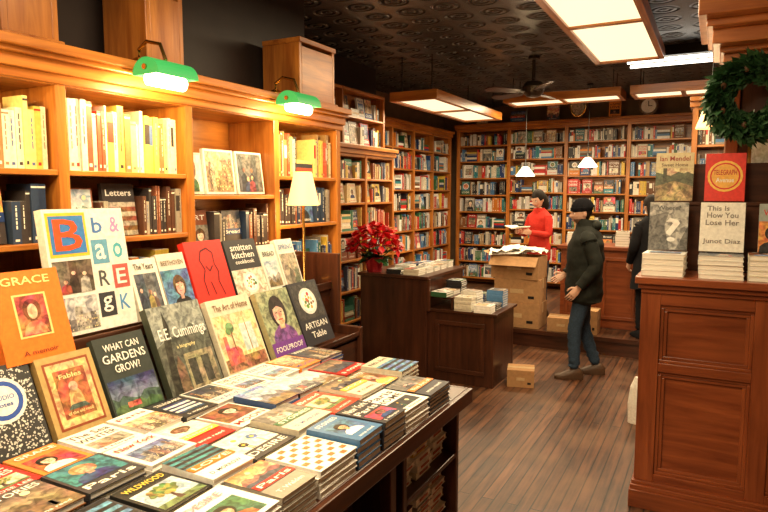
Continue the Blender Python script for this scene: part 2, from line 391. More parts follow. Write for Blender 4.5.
r3=nt.nodes.new('ShaderNodeValToRGB'); r3.color_ramp.elements[0].position=.48; r3.color_ramp.elements[1].position=.75; r3.color_ramp.elements[0].color=(0,0,0,1); r3.color_ramp.elements[1].color=(.4,.4,.4,1)
nt.links.new(n3.outputs['Fac'],r3.inputs[0])
mx3=nt.nodes.new('ShaderNodeMixRGB'); mx3.inputs[2].default_value=(.25,.135,.07,1); nt.links.new(r3.outputs[0],mx3.inputs[0]); nt.links.new(mx.outputs[0],mx3.inputs[1]); nt.links.new(mx3.outputs[0],p.inputs['Base Color'])
mr=nt.nodes.new('ShaderNodeMapRange'); mr.inputs[3].default_value=.28; mr.inputs[4].default_value=.58; nt.links.new(n3.outputs['Fac'],mr.inputs[0]); nt.links.new(mr.outputs[0],p.inputs['Roughness'])
bb=nt.nodes.new('ShaderNodeBump'); bb.inputs['Strength'].default_value=.5; bb.inputs['Distance'].default_value=.005; nt.links.new(br.outputs['Fac'],bb.inputs['Height']); bb.invert=True
bb2=nt.nodes.new('ShaderNodeBump'); bb2.inputs['Strength'].default_value=.25; bb2.inputs['Distance'].default_value=.004; nt.links.new(n.outputs['Fac'],bb2.inputs['Height']); nt.links.new(bb.outputs[0],bb2.inputs['Normal']); nt.links.new(bb2.outputs[0],p.inputs['Normal'])
FLOOR=m
# pressed tin: square coffers with a round boss in each
m,nt,p=newmat('pressed_tin'); TIN=m
tc=nt.nodes.new('ShaderNodeTexCoord'); sx=nt.nodes.new('ShaderNodeSeparateXYZ'); nt.links.new(tc.outputs['Object'],sx.inputs[0])
def mt(o,a,b=None,c=None):
    q=nt.nodes.new('ShaderNodeMath'); q.operation=o
    for i,v in enumerate((a,b,c)):
        if v is None: continue
        if isinstance(v,(int,float)): q.inputs[i].default_value=v
        else: nt.links.new(v,q.inputs[i])
    return q.outputs[0]
S=.30
fx_=mt('SUBTRACT',mt('FRACT',mt('MULTIPLY',sx.outputs[0],1/S)),.5); fy_=mt('SUBTRACT',mt('FRACT',mt('MULTIPLY',sx.outputs[1],1/S)),.5)
rad_=mt('SQRT',mt('ADD',mt('MULTIPLY',fx_,fx_),mt('MULTIPLY',fy_,fy_)))
ringw=mt('MULTIPLY',mt('SINE',mt('MULTIPLY',rad_,34.0)),mt('LESS_THAN',rad_,.40))
edge=mt('MAXIMUM',mt('ABSOLUTE',fx_),mt('ABSOLUTE',fy_)); rim=mt('MULTIPLY',mt('GREATER_THAN',edge,.44),1.6)
ht=mt('ADD',ringw,rim)
b_=nt.nodes.new('ShaderNodeBump'); b_.inputs['Strength'].default_value=1; b_.inputs['Distance'].default_value=.012; nt.links.new(ht,b_.inputs['Height']); nt.links.new(b_.outputs[0],p.inputs['Normal'])
r=nt.nodes.new('ShaderNodeValToRGB'); r.color_ramp.elements[0].color=(.007,.009,.011,1); r.color_ramp.elements[1].color=(.045,.052,.060,1)
nt.links.new(mt('MULTIPLY_ADD',ht,.35,.3),r.inputs[0]); nt.links.new(r.outputs[0],p.inputs['Base Color'])
p.inputs['Roughness'].default_value=.3; p.inputs['Specular IOR Level'].default_value=.9

WALLM=solid('aged_plaster',(.20,.12,.065),.8,bump=.2,bscale=8)
DWALL=solid('dark_panelling',(.030,.020,.018),.5,bump=.2,bscale=8)
def slab(name,lo,hi,mat): 
    mb=MB([mat]); mb.box(None,lo,hi); return mb.make(name)
slab('floor',(-4.6,-2.6,-.1),(1.7,10.6,0),FLOOR)
slab('ceiling',(-4.6,-2.6,CE),(1.7,10.6,CE+.1),TIN)
slab('wall_left',(-2.72,-2.5,0),(-2.62,3.60,CE),DWALL)
slab('wall_left_return',(-3.72,3.60,0),(-2.62,3.70,CE),DWALL)
slab('wall_left_middle',(-3.72,3.70,0),(-3.62,6.45,CE),DWALL)
slab('wall_left_alcove',(-4.45,6.45,0),(-3.62,6.55,CE),DWALL)
slab('wall_left_rear',(-4.45,6.55,0),(-4.35,10.35,CE),WALLM)
slab('wall_back',(-4.45,10.35,0),(1.6,10.45,CE),WALLM)
slab('wall_right',(1.5,-2.5,0),(1.6,10.35,CE),WALLM)
slab('wall_front',(-2.72,-2.6,0),(1.6,-2.5,CE),WALLM)
mb=MB([FLOOR]+DARK); mb.box(None,(-4.34,6.95,0.001),(1.49,10.34,.19)); mb.wbox(None,(-4.34,6.92,.15),(1.49,6.949,.195),1); mb.wbox(None,(-4.34,6.935,.001),(1.49,6.949,.15),1)
mb.make('raised_platform')

# ------------------------------------------------------------ left wall bookcase
ups=[-.45,.22,.89,1.56,2.22,2.89,3.555]
zsA=[[.15,.5,.85,1.2,1.56,1.84]]*4+[[.15,.5,.85,1.2,1.45,1.74]]+[[.15,.5,.85,1.2,1.56,1.85]]
lightpal=lambda: R.choice([(.85,.74,.48),(.9,.84,.68),(.85,.76,.55),(.8,.6,.12),(.6,.1,.05),(.05,.05,.06),(.35,.2,.08),(.85,.8,.62),(.85,.68,.25)])
def darkpal(): return R.choice([(.05,.04,.04),(.12,.05,.03),(.03,.05,.1),(.3,.1,.05),(.4,.35,.28),(.05,.04,.04)])
rf={}
for i in range(6):
    for j in range(6):
        if j<3: rf[(i,j)]=None
        if j==5: rf[(i,j)]=dict(pal=lightpal,fill=.985,faceout=0,minh=.7)
        if j==4: rf[(i,j)]=dict(pal=darkpal,faceout=.3)
rf[(4,5)]=None
FA=FX(-2.25)
bookcase('wall_bookcase',FA,ups,zsA,.34,2.19,bt=.045,cornice=False,rowfill=rf)
mb=MB(HONEY)
for (w,z0,z1) in ((.012,2.165,2.20),(.035,2.2,2.245),(.06,2.245,2.265),(.085,2.265,2.30)):
    mb.wbox(FA,(-.48,-.34 if z0>2.19 else .0005,z0),(3.59,w,z1))
mb.make('bookcase_cornice',bevel=.004)
for (a,b) in ((.2,.40),(1.36,1.58),(2.0,2.22),(3.15,3.54)):
    mb=MB(HONEY)
    mb.wbox(FA,(a,-.30,2.302),(a+.025,-.02,2.66)); mb.wbox(FA,(b-.025,-.30,2.302),(b,-.02,2.66))
    mb.wbox(FA,(a+.025,-.035,2.302),(b-.025,-.02,2.64)); mb.wbox(FA,(a-.005,-.30,2.66),(b+.005,-.01,2.69))
    mb.wbox(FA,(a-.01,-.30,2.302),(b+.01,0,2.33)); mb.wbox(FA,(a+.025,-.30,2.302),(b-.025,-.285,2.64))
    mb.make('wooden_crate_pedestal',bevel=.003)
mb=MB(BM)
def leanY(x,y,z,al=.3): # faces +X
    s,c=math.sin(al),math.cos(al); return frame((x,y,z),(0,1,0),(-s,0,c),(c,0,s))
def A(k,x0=0,y0=0,x1=1,y1=1): return lambda mb,M,w,h,z: art(mb,M,w*x0,h*y0,w*x1,h*y1,z,k)
book(mb,leanY(-2.33,2.26,1.742,.12),.11,.21,.02,(.75,.72,.62),A(1,.08,.06,.92,.94))
book(mb,leanY(-2.33,2.39,1.742,.12),.22,.235,.02,(.85,.83,.78),A(2,.05,.05,.95,.95))
book(mb,leanY(-2.33,2.63,1.742,.12),.22,.235,.02,(.80,.78,.74),A(8,.05,.05,.95,.95))
mb.make('framed_photo_books')

# ------------------------------------------------------------ stepped rack + leaning books
mb=MB(DARK)
Y0,Y1=.30,3.03
mb.wbox(None,(-1.86,Y0,.0),(-1.80,Y1,.92)); mb.wbox(None,(-2.24,Y0,.90),(-1.80,Y1,.93)); 
mb.wbox(None,(-1.80,Y0,.93),(-1.785,Y1,.955))
mb.wbox(None,(-2.24,Y0,1.19),(-1.985,Y1,1.21)); mb.wbox(None,(-1.995,Y0,.93),(-1.985,Y1,1.19)); mb.wbox(None,(-1.985,Y0,1.19),(-1.972,Y1,1.235))
mb.wbox(None,(-2.24,Y0,1.21),(-2.19,Y1,1.38))
for y in (Y0-.03,Y1): 
    mb.wbox(None,(-2.24,y,0),(-1.78,y+.03,.98)); mb.wbox(None,(-2.24,y,.98),(-1.93,y+.03,1.40))
mb.wbox(None,(-2.2,Y0,0),(-1.9,Y1,.05))
mb.make('stepped_display_rack',bevel=.004)

def T(t,cx,cy,w_,h_,col): return lambda mb,M,w,h,z: text(mb,M,t,w*cx,h*cy,z+.0006,w*w_,h*h_,col)
def Rr(x0,y0,x1,y1,col,ph=0): return lambda mb,M,w,h,z: rect(mb,M,w*x0,h*y0,w*x1,h*y1,z,col,ph)
def Dd(cx,cy,r,col,ph=0,k=.0003,ry=None): return lambda mb,M,w,h,z: disc(mb,M,w*cx,h*cy,w*r,z+k,col,ph,ry=(h*ry if ry else None))
def Pp(pts,col,ph=1): return lambda mb,M,w,h,z: poly(mb,M,[(w*a,h*b) for a,b in pts],z,col,ph)
def D2(*fs):
    def d(mb,M,w,h,z):
        for i,f in enumerate(fs): f(mb,M,w,h,z+.00035*i)
    return d
def AT(k,x0,y0,x1,y1,*ts):
    def d(mb,M,w,h,z):
        art(mb,M,w*x0,h*y0,w*x1,h*y1,z,k)
        for f in ts: f(mb,M,w,h,z+.002)
    return d
WH=(.93,.91,.85); BK=(.02,.02,.02)
def single(name,M,w,h,t,bg,des):
    mb=MB(BM); book(mb,M,w,h,t,bg,des); return mb.make(name)
F1=lambda y,a=.42: leanY(-1.825,y,.957,a)
def marble(mb,M,w,h,z):
    rect(mb,M,0,0,w,h,z,(.05,.05,.05))
    for i in range(700):
        cx,cy=R.uniform(.05,.97)*w,R.uniform(.03,.97)*h; r=R.uniform(.002,.005)
        pts=[(cx+r*R.uniform(.4,1.2)*math.cos(a),cy+r*R.uniform(.4,1.2)*math.sin(a)) for a in [q*2*math.pi/5 for q in range(5)]]
        poly(mb,M,pts,z+.0003,(.72,.72,.66))
single('composition_notebook',F1(.955),.21,.28,.02,(.03,.03,.03),D2(marble,Dd(.5,.62,.02,(.03,.03,.03)),Dd(.5,.62,.34,(.9,.88,.8)),Dd(.5,.62,.29,(.04,.10,.42)),Dd(.5,.62,.22,(.9,.88,.8)),T('STUDIO',.5,.65,.34,.05,(.04,.1,.42)),T('notes',.5,.57,.25,.04,(.04,.1,.42))))
single('gilt_cover_book',F1(1.18),.20,.27,.03,(.50,.34,.13),D2(Rr(.09,.08,.91,.92,(.30,.07,.03)),Rr(.13,.11,.87,.89,(.62,.44,.18),1),Rr(.22,.2,.78,.80,(.40,.08,.03),1),Pp([(.35,.3),(.65,.3),(.6,.5),(.5,.62),(.4,.5)],(.6,.35,.15)),Dd(.5,.58,.08,(.55,.35,.25),1,ry=.06),Pp([(.3,.3),(.7,.3),(.62,.36),(.38,.36)],(.1,.15,.12)),T('Fables',.5,.72,.4,.06,(.9,.75,.35)),T('of the old road',.5,.26,.45,.04,(.9,.75,.35))))
single('garden_book',F1(1.395),.215,.29,.03,(.045,.055,.05),AT(0,.03,.03,.97,.45,T('WHAT CAN',.5,.86,.7,.09,WH),T('GARDENS',.5,.72,.85,.11,WH),T('GROW?',.5,.58,.5,.1,WH)))
single('poetry_biography_book',F1(1.645,.40),.275,.36,.035,(.06,.07,.05),D2(Rr(0,0,1,1,(.10,.11,.09),1),Pp([(0,.55),(0,1),(1,1),(1,.6),(.85,.66),(.7,.75),(.55,.68),(.4,.65),(.2,.62)],(.26,.29,.27)),Pp([(.05,0),(.2,.0),(.22,.4),(.3,.75),(.25,.95),(.2,.7),(.14,.6)],(.04,.04,.03)),Rr(.4,.0,.95,.42,(.30,.26,.16),1),Rr(.45,.05,.6,.35,(.06,.06,.05),1),Rr(.7,.05,.85,.35,(.06,.06,.05),1),Pp([(.2,0),(.38,0),(.36,.3),(.29,.42),(.22,.3)],(.18,.10,.07)),T('E.E. Cummings',.52,.66,.88,.17,WH),T('a biography',.5,.51,.35,.05,(.9,.8,.4))))
single('painted_interior_book',F1(1.96,.40),.275,.34,.03,(.76,.70,.54),D2(Rr(.03,.03,.97,.78,(.74,.58,.30),1),Rr(.03,.03,.97,.2,(.35,.15,.08),1),Rr(.55,.25,.85,.62,(.62,.70,.70),1),Rr(.69,.25,.71,.62,(.4,.25,.1)),Pp([(.1,.12),(.45,.12),(.45,.28),(.38,.34),(.2,.34),(.2,.5),(.12,.5)],(.60,.12,.07)),Dd(.33,.6,.09,(.16,.28,.12),1),Dd(.28,.56,.06,(.2,.35,.12),1),Rr(.32,.3,.34,.55,(.2,.1,.05)),Pp([(.55,.08),(.9,.08),(.86,.2),(.6,.2)],(.3,.12,.05)),T('The Art of Home',.5,.88,.8,.09,(.2,.1,.05))))
single('portrait_cover_book',F1(2.28,.40),.245,.33,.03,(.45,.40,.22),D2(Rr(0,0,1,1,(.30,.34,.20),1),Dd(.5,.66,.25,(.03,.02,.02),1,ry=.25),Pp([(.1,.1),(.9,.1),(.86,.3),(.78,.38),(.6,.46),(.4,.46),(.22,.38),(.14,.3)],(.20,.06,.30)),Rr(.42,.4,.58,.5,(.6,.36,.25),1),Dd(.5,.62,.165,(.76,.48,.35),1,ry=.175),Pp([(.33,.7),(.5,.75),(.67,.69),(.66,.8),(.5,.87),(.34,.8)],(.03,.02,.02)),Rr(.40,.64,.46,.655,BK),Rr(.54,.64,.60,.655,BK),Rr(.43,.53,.57,.55,(.6,.1,.08)),Rr(0,0,1,.22,(.18,.05,.32)),T('FOOLPROOF',.5,.11,.85,.08,WH)))
single('dark_floral_book',F1(2.54,.40),.25,.34,.03,(.03,.03,.04),AT(3,.05,.40,.95,.96,T('ARTISAN',.5,.3,.8,.1,WH),T('Table',.5,.15,.5,.1,WH)))
F2=lambda y,a=.34: leanY(-2.01,y,1.237,a)
single('orange_biography_book',leanY(-1.945,1.10,1.20,.30),.235,.30,.035,(.88,.21,.03),D2(T('GRACE',.5,.89,.7,.09,(.98,.8,.3)),Rr(.26,.26,.74,.74,(.95,.7,.25)),Rr(.29,.28,.71,.72,(.45,.12,.04),1),Dd(.5,.56,.13,(.2,.06,.02),1,ry=.12),Pp([(.32,.29),(.68,.29),(.64,.38),(.56,.43),(.44,.43),(.36,.38)],(.7,.22,.10)),Dd(.5,.54,.07,(.75,.42,.28),1,ry=.085),T('A memoir',.5,.1,.5,.05,(.25,.05,.02))))
def letters(mb,M,w,h,z):
    g=[[('b',(.9,.88,.82),(.08,.2,.5)),('&',(.9,.88,.8),(.5,.3,.6))],[('a',(.15,.38,.55),WH),('o',(.9,.88,.82),(.1,.45,.55))],[('R',(.9,.88,.8),(.1,.1,.1)),('E',(.55,.12,.1),WH)],[('g',(.05,.05,.06),WH),('K',(.9,.88,.8),(.1,.3,.6))]]
    rect(mb,M,w*.03,h*.62,w*.5,h*.97,z,(.9,.55,.05)); rect(mb,M,w*.06,h*.645,w*.47,h*.945,z+.0008,(.06,.22,.55)); text(mb,M,'B',w*.265,h*.795,z+.0018,w*.33,h*.25,(.9,.10,.03))
    for j in range(4):
        for i in range(2): 
            x0=w*(.53+.23*i); y0=h*(.76-.22*j); c=g[j][i]
            rect(mb,M,x0,y0,x0+w*.21,y0+h*.2,z,c[1]); text(mb,M,c[0],x0+w*.105,y0+h*.1,z+.001,w*.13,h*.13,c[2])
    art(mb,M,w*.03,h*.33,w*.5,h*.59,z,8); art(mb,M,w*.03,h*.03,w*.5,h*.3,z,2)
single('alphabet_design_book',leanY(-2.035,1.335,1.237,.16),.33,.455,.04,(.88,.86,.80),letters)
single('paperback_biography',F2(1.677),.14,.25,.03,(.82,.78,.70),AT(8,.1,.12,.9,.75,T('The Years',.5,.87,.7,.1,BK)))
single('essay_book',F2(1.824),.15,.26,.03,(.7,.66,.6),AT(1,0,0,1,.72,T('BEETHOVEN',.5,.84,.8,.08,(.2,.15,.1))))
def redpaint(mb,M,w,h,z):
    for P in ([(.55,.88),(.38,.84),(.3,.7),(.38,.55),(.28,.4),(.3,.15)],[(.55,.88),(.68,.8),(.66,.62),(.72,.5),(.66,.35),(.74,.12)],[(.42,.6),(.5,.52),(.6,.6)],[(.45,.35),(.5,.15)]):
        for a,b in zip(P,P[1:]):
            v=Vector((b[0]-a[0],b[1]-a[1])); n_=Vector((-v.y,v.x)).normalized()*.014
            mb.face([M@Vector((w*x,h*y,z)) for x,y in ((a[0]-n_.x,a[1]-n_.y),(b[0]-n_.x,b[1]-n_.y),(b[0]+n_.x,b[1]+n_.y),(a[0]+n_.x,a[1]+n_.y))],(.10,.0,.0))
single('red_figure_book',F2(1.985),.235,.30,.035,(.72,.03,.02),redpaint)
single('kitchen_cookbook',F2(2.235),.225,.29,.035,(.03,.03,.035),D2(T('smitten',.5,.86,.7,.11,WH),T('kitchen',.5,.73,.7,.11,WH),T('cookbook',.5,.61,.6,.07,WH),A(3,0,0,1,.48)))
single('pale_green_book',F2(2.475),.13,.25,.03,(.78,.80,.72),AT(0,.1,.1,.9,.65,T('BREAD',.5,.8,.7,.1,BK)))
single('blue_cover_book',F2(2.62),.15,.27,.03,(.85,.83,.78),AT(8,.05,.05,.95,.7,T('SPRING',.5,.84,.8,.1,(.1,.2,.4))))
single('sand_cover_book',F2(.78),.2,.27,.03,(.6,.5,.3),True)

# ------------------------------------------------------------ foreground table
mb=MB(DARK); TF=-.945; TE=2.54
mb.wbox(None,(-1.775,.3,.855),(TF,TE,.885)); mb.wbox(None,(TF,.3,.82),(TF+.022,TE+.02,.884)); mb.wbox(None,(-1.775,TE,.82),(TF,TE+.02,.884))
mb.wbox(None,(-1.74,.32,.0),(-1.17,TE-.06,.08)); mb.wbox(None,(-1.19,.32,.08),(-1.17,TE-.6,.855)); mb.wbox(None,(-1.74,TE-.08,.08),(-1.38,TE-.06,.855)); mb.wbox(None,(-1.74,.32,.08),(-1.17,.34,.855))
mb.wbox(None,(-1.38,TE-.61,.08),(-1.36,TE-.06,.855)); mb.wbox(None,(-1.36,TE-.61,.08),(-.955,TE-.58,.855)); mb.wbox(None,(-1.36,TE-.09,.08),(-.955,TE-.06,.855))
for z in (.08,.33,.60): mb.wbox(None,(-1.36,TE-.58,z),(-.955,TE-.09,z+.02))
mb.wbox(None,(-1.0,TE-.71,0),(-.955,TE-.665,.855)); mb.wbox(None,(-1.0,.34,0),(-.955,.385,.855)); mb.wbox(None,(-1.17,.34,.35),(-.97,TE-.68,.37))
mb.make('display_table',bevel=.004)
mb=MB(BM)
for z in (.101,.351,.621):
    for yy in (TE-.575,TE-.415,TE-.255):
        zz=z
        while zz<z+.17:
            t=R.uniform(.018,.035); c=R.choice([(.88,.85,.78),(.88,.85,.78),rc()])
            M=frame((-.985-R.uniform(0,.03),yy,zz),(0,1,0),(-1,0,0),(0,0,1))
            book(mb,M,.14,.21,t,c,False); mb.face([M@Vector(p) for p in ((.03,-.0008,t*.3),(.11,-.0008,t*.3),(.11,-.0008,t*.7),(.03,-.0008,t*.7))],(.4,.1,.05),0); zz+=t+.0005
mb.make('shelf_books')
mb=MB(BM)
for k in range(8):
    zz=.3705
    for q in range(R.randint(2,6)):
        t=R.uniform(.02,.03); M=frame((-1.0,.45+k*.165,zz),(0,1,0),(-1,0,0),(0,0,1)); book(mb,M,.14,.16,t,rc(),False); zz+=t+.0005
mb.make('shelf_books')
rows=[-1.05,-1.262,-1.474,-1.675]
LY=AT(0,.08,.06,.92,.5,T('GILBERT',.5,.86,.85,.13,(.04,.12,.35)),T('LYRICS',.5,.66,.85,.13,(.04,.12,.35)))
def dots(mb,M,w,h,z):
    for i in range(6):
        for j in range(8):
            if (i+j)%2==0: rect(mb,M,w*(.04+.16*i),h*(.05+.115*j),w*(.16+.16*i),h*(.14+.115*j),z,(.80,.16,.04))
SP={(0,.95):((.20,.55,.75),LY),(0,1.13):((.88,.87,.85),AT(1,.15,.08,.85,.65,T('DESIRE',.5,.82,.6,.12,(.5,.3,.35)))),(0,1.5):((.9,.88,.82),dots),
    (1,1.05):((.02,.02,.02),AT(6,.06,.06,.94,.7,T('WILDWOOD',.5,.84,.8,.12,(.95,.7,.1)))),(2,1.75):((.05,.1,.25),AT(0,0,0,1,1,T('THE SEA',.5,.8,.6,.1,WH))),
    (3,1.0):((.80,.25,.05),AT(1,.1,.1,.9,.7,T('GRACE',.5,.85,.8,.12,WH))),(1,1.9):((.7,.06,.03),True),(0,1.9):((.04,.04,.05),True),(2,1.2):((.9,.88,.84),AT(2,.1,.1,.9,.65,T('New York',.5,.82,.8,.14,(.6,.03,.02))))}
for ri,x in enumerate(rows):
    y=.42+R.uniform(0,.08)
    ymax=[2.49,2.52,2.53,2.53][ri]
    while True:
        w=R.choice([.145,.155,.165,.18,.2]); h=min(w*R.uniform(1.3,1.5),.200)
        if y+w>ymax: break
        n=R.randint(3,6); t=R.choice([.016,.02,.024,.028]); 
        while n*t>.11: n-=1
        while n*t<.075: n+=1
        bg=R.choice([None,None,None,(.88,.86,.82),(.9,.88,.84),(.04,.04,.05)]); des=True
        yc=y+w/2
        for (r_,y_),v in SP.items():
            if r_==ri and abs(yc-y_)<.09: bg,des=v
        stack('book_stack',(x,yc,.8855),R.uniform(-.04,.04),w,h,n,t,bg,des)
        y+=w+R.uniform(.008,.016)

# ------------------------------------------------------------ banker lamps on cornice
def banker(y):
    mb=MB([BRASS,GREEN,BULB]); x=-2.09; z=2.235
    mb.lathe((-2.25,y,2.303),[(.045,0),(.045,.012),(.02,.03),(.01,.035)],16,0)
    mb.tube([(-2.25,y,2.33),(-2.25,y,2.37),(-2.20,y,2.40),(-2.12,y,2.38),(-2.09,y,2.31)],[.008]*5,8,0)
    n=14; L=.11
    def ring(r): return [(x+r*1.1*math.cos(math.pi*i/n),z+r*math.sin(math.pi*i/n)) for i in range(n+1)]
    o=ring(.070); q=ring(.063)
    for i in range(n):
        mb.face([(o[i][0],y-L,o[i][1]),(o[i+1][0],y-L,o[i+1][1]),(o[i+1][0],y+L,o[i+1][1]),(o[i][0],y+L,o[i][1])],mat=1)
        mb.face([(q[i][0],y-L,q[i][1]),(q[i][0],y+L,q[i][1]),(q[i+1][0],y+L,q[i+1][1]),(q[i+1][0],y-L,q[i+1][1])],mat=1)
        for s in (-L,L): mb.face([(o[i][0],y+s,o[i][1]),(o[i+1][0],y+s,o[i+1][1]),(x,y+s,z+.0)],mat=1)
    mb.tube([(x,y-L*.85,z-.014),(x,y+L*.85,z-.014)],[.03,.03],12,2)
    for s in (-L-.004,L+.004): mb.tube([(x,y+s-.004,z+.03),(x,y+s+.004,z+.03)],[.012,.012],8,0)
    mb.make('banker_lamp',smooth=True)
    l=bpy.data.lights.new('banker_bulb','POINT'); l.energy=22; l.color=(1,.69,.28); l.shadow_soft_size=.04
    ob=bpy.data.objects.new('banker_lamp_bulb',l); ob.location=(x+.03,y,z-.075); sc.collection.objects.link(ob)
for y in (.9,1.94,2.89): banker(y)
mb=MB([BRASS,SHADE])
mb.lathe((-2.09,2.92,1.212),[(.05,0),(.05,.01),(.02,.025),(.008,.04),(.008,.47),(.02,.48),(.003,.5)],16,0)
mb.lathe((-2.09,2.92,1.68),[(.092,0),(.05,.19),(.047,.19),(.088,0.0)],28,1)
mb.make('table_lamp',smooth=True)
l=bpy.data.lights.new('b','POINT'); l.energy=8; l.color=(1,.62,.27); l.shadow_soft_size=.06; ob=bpy.data.objects.new('table_lamp_bulb',l); ob.location=(-2.09,2.92,1.63); sc.collection.objects.link(ob)

# ------------------------------------------------------------ middle + rear bookcases
yel=lambda: R.choice([(.85,.68,.35),(.8,.55,.15),(.85,.76,.55),(.6,.1,.05),(.3,.1,.05),(.9,.84,.68),(.1,.12,.2),(.1,.3,.2)])
bookcase('tall_bookcase',FX(-3.3),[3.77,4.42,5.09,5.76,6.38],[.1,.42,.74,1.06,1.36,1.65,1.90],.28,2.15,bt=.04,faceout=.06,pal=yel)
bookcase('upper_bookcase',FX(-3.42),[3.76,4.6,5.5,6.38],[2.27,2.56],.17,2.84,base=2.245,bt=.035,faceout=.25,fill=.9,cornice=False)
bookcase('alcove_bookcase',FX(-4.0),[7.02,7.72,8.42,9.12,9.85],[.32,.60,.90,1.2,1.5,1.8,2.1,2.4],.33,2.68,base=.197,bt=.04,faceout=.05,fill=.95,cornice=True)
bzs=[[.32,.60,.88,1.16,1.44,1.72,2.0,2.28,2.54],[.32,.64,.93,1.2,1.49,1.76,2.04,2.30,2.55],[.32,.60,.90,1.18,1.46,1.74,2.02,2.29,2.55]]*2
bookcase('back_wall_bookcase',FY(10.0),[-3.93,-3.05,-2.13,-1.21,-.29,.63,1.44],bzs,.33,2.80,base=.197,bt=.055,faceout=.07,fill=.94,cornice=True)
bookcase('end_bookcase',FY(6.58),[-.22,.6,1.43],[.12,.42,.72,1.02,1.32,1.62,1.92,2.2],.3,2.55,bt=.05,faceout=.1,W=HONEY)
mb=MB(BM); x=-3.6
while x<.9:
    if not (abs(x+.9)<.3 or abs(x+1.95)<.25): 
        w=R.uniform(.16,.26); h=R.uniform(.16,.24); book(mb,frame((x,9.99,2.892),(1,0,0),(0,.15,.9887),(0,-.9887,.15)),w,h,.02,rc())
    x+=R.uniform(.35,.6)
mb.make('display_books_on_cornice')

# ------------------------------------------------------------ mid display unit
mb=MB(DARK)
TX0,TX1,TZ,LX,LZ,TY1,LY1=-3.05,-2.34,.95,-1.70,.655,6.1,5.85
mb.wbox(None,(TX0,5.2,0),(TX1,5.235,TZ)); mb.wbox(None,(TX0,TY1,0),(TX1,TY1+.035,TZ)); mb.wbox(None,(TX0-.02,5.18,TZ),(TX1+.02,TY1+.05,TZ+.03))
mb.wbox(None,(TX1-.03,5.235,0),(TX1,TY1,TZ)); mb.wbox(None,(TX0,5.235,0),(TX0+.03,TY1,TZ))
mb.wbox(None,(TX1,5.235,.0),(LX,5.26,LZ)); mb.wbox(None,(TX1,LY1-.05,.0),(LX,LY1,LZ)); mb.wbox(None,(TX1+.001,5.22,LZ),(LX+.03,LY1+.01,LZ+.025))
mb.wbox(None,(LX-.03,5.26,0),(LX,LY1-.05,LZ)); mb.wbox(None,(TX1+.001,5.26,LZ+.12),(TX1+.24,LY1,LZ+.14)); mb.wbox(None,(TX1+.22,5.26,LZ+.025),(TX1+.24,LY1,LZ+.12)); 
a_,b_2=TX1+.08,LX-.08
mb.wbox(None,(a_,5.221,.10),(b_2,5.235,.14)); mb.wbox(None,(a_,5.221,.54),(b_2,5.235,.58)); mb.wbox(None,(a_,5.221,.14),(a_+.04,5.235,.54)); mb.wbox(None,(b_2-.04,5.221,.14),(b_2,5.235,.54))
mb.box(Matrix.Translation((TX1,5.2,LZ)),(0,0,0),(.03,.03,.30),mat=2)
mb.make('tiered_display_counter',bevel=.004)
for (x0,x1,z,ym) in ((-2.78,-2.36,TZ+.0305,6.05),(-2.31,-2.14,LZ+.1405,5.78),(-2.08,-1.68,LZ+.0255,5.78)):
    y=5.30
    while y<ym:
        x=x0+.085
        while x<x1+.02:
            w=.15; stack('book_stack',(x,y,z),R.uniform(-.08,.08),w,.16,R.randint(2,3) if z>.97 else R.randint(2,7),R.choice([.018,.022]),R.choice([None,(.88,.85,.78)]))
            x+=.185
        y+=.18

def rotz(a): return Matrix.Rotation(a,4,'Z')
REDM=solid('poinsettia_bract',(.70,.008,.014),.45,var=.3,bscale=20); LEAF=solid('dark_leaf',(.02,.09,.02),.45,var=.3); FOIL=solid('pot_foil',(.45,.02,.03),.25,.5)
mb=MB([REDM,LEAF,FOIL,solid('yellow_bud',(.8,.6,.05))])
pc=Vector((-2.96,5.32,TZ+.0305))
mb.lathe(pc,[(.075,0),(.10,.14),(.115,.15),(.09,.14),(.085,.12)],20,2)
def leaf(c,d,up,L,W,mat):
    d=d.normalized(); s=d.cross(Vector((0,0,1)))
    if s.length<.01: s=Vector((1,0,0))
    s.normalize(); nrm=s.cross(d)
    P=[(0,0,0),(.3,.42,.03),(.62,.5,.0),(1,0,-.12),(.62,-.5,.0),(.3,-.42,.03)]
    q=[c+d*(L*a)+s*(W*b)+nrm*(L*e) for a,b,e in P]; mid1=c+d*L*.3-nrm*L*.02; mid2=c+d*L*.62-nrm*L*.05
    mb.face([q[0],mid1,q[1]],mat=mat); mb.face([q[1],mid1,mid2,q[2]],mat=mat); mb.face([q[2],mid2,q[3]],mat=mat)
    mb.face([q[0],q[5],mid1],mat=mat); mb.face([q[5],q[4],mid2,mid1],mat=mat); mb.face([q[4],q[3],mid2],mat=mat)
for k in range(26):
    th=k*2.4; ph=math.radians(12+78*(k/26)**.7); 
    d=Vector((math.cos(th)*math.sin(ph),math.sin(th)*math.sin(ph),math.cos(ph)))
    c=pc+Vector((0,0,.20))+Vector((d.x*.23,d.y*.23,d.z*.24))
    mb.tube([pc+Vector((0,0,.1)),c],[.004,.004],5,1)
    for j in range(12):
        a=j*2*math.pi/12*2+R.random()*.3; t1=Vector((math.cos(a),math.sin(a),0)); 
        t1=(t1-d*t1.dot(d)); t1=t1.normalized()+d*R.uniform(.0,.5)
        leaf(c,t1,d,R.uniform(.09,.14),R.uniform(.05,.07),0)
    mb.ell(c+d*.008,(.01,.01,.01),3,seg=6)
for k in range(34):
    a=k*2.4; leaf(pc+Vector((0,0,.15)),Vector((math.cos(a),math.sin(a),R.uniform(-.35,.5))),None,R.uniform(.14,.24),.07,1)
mb.make('poinsettia_plant')

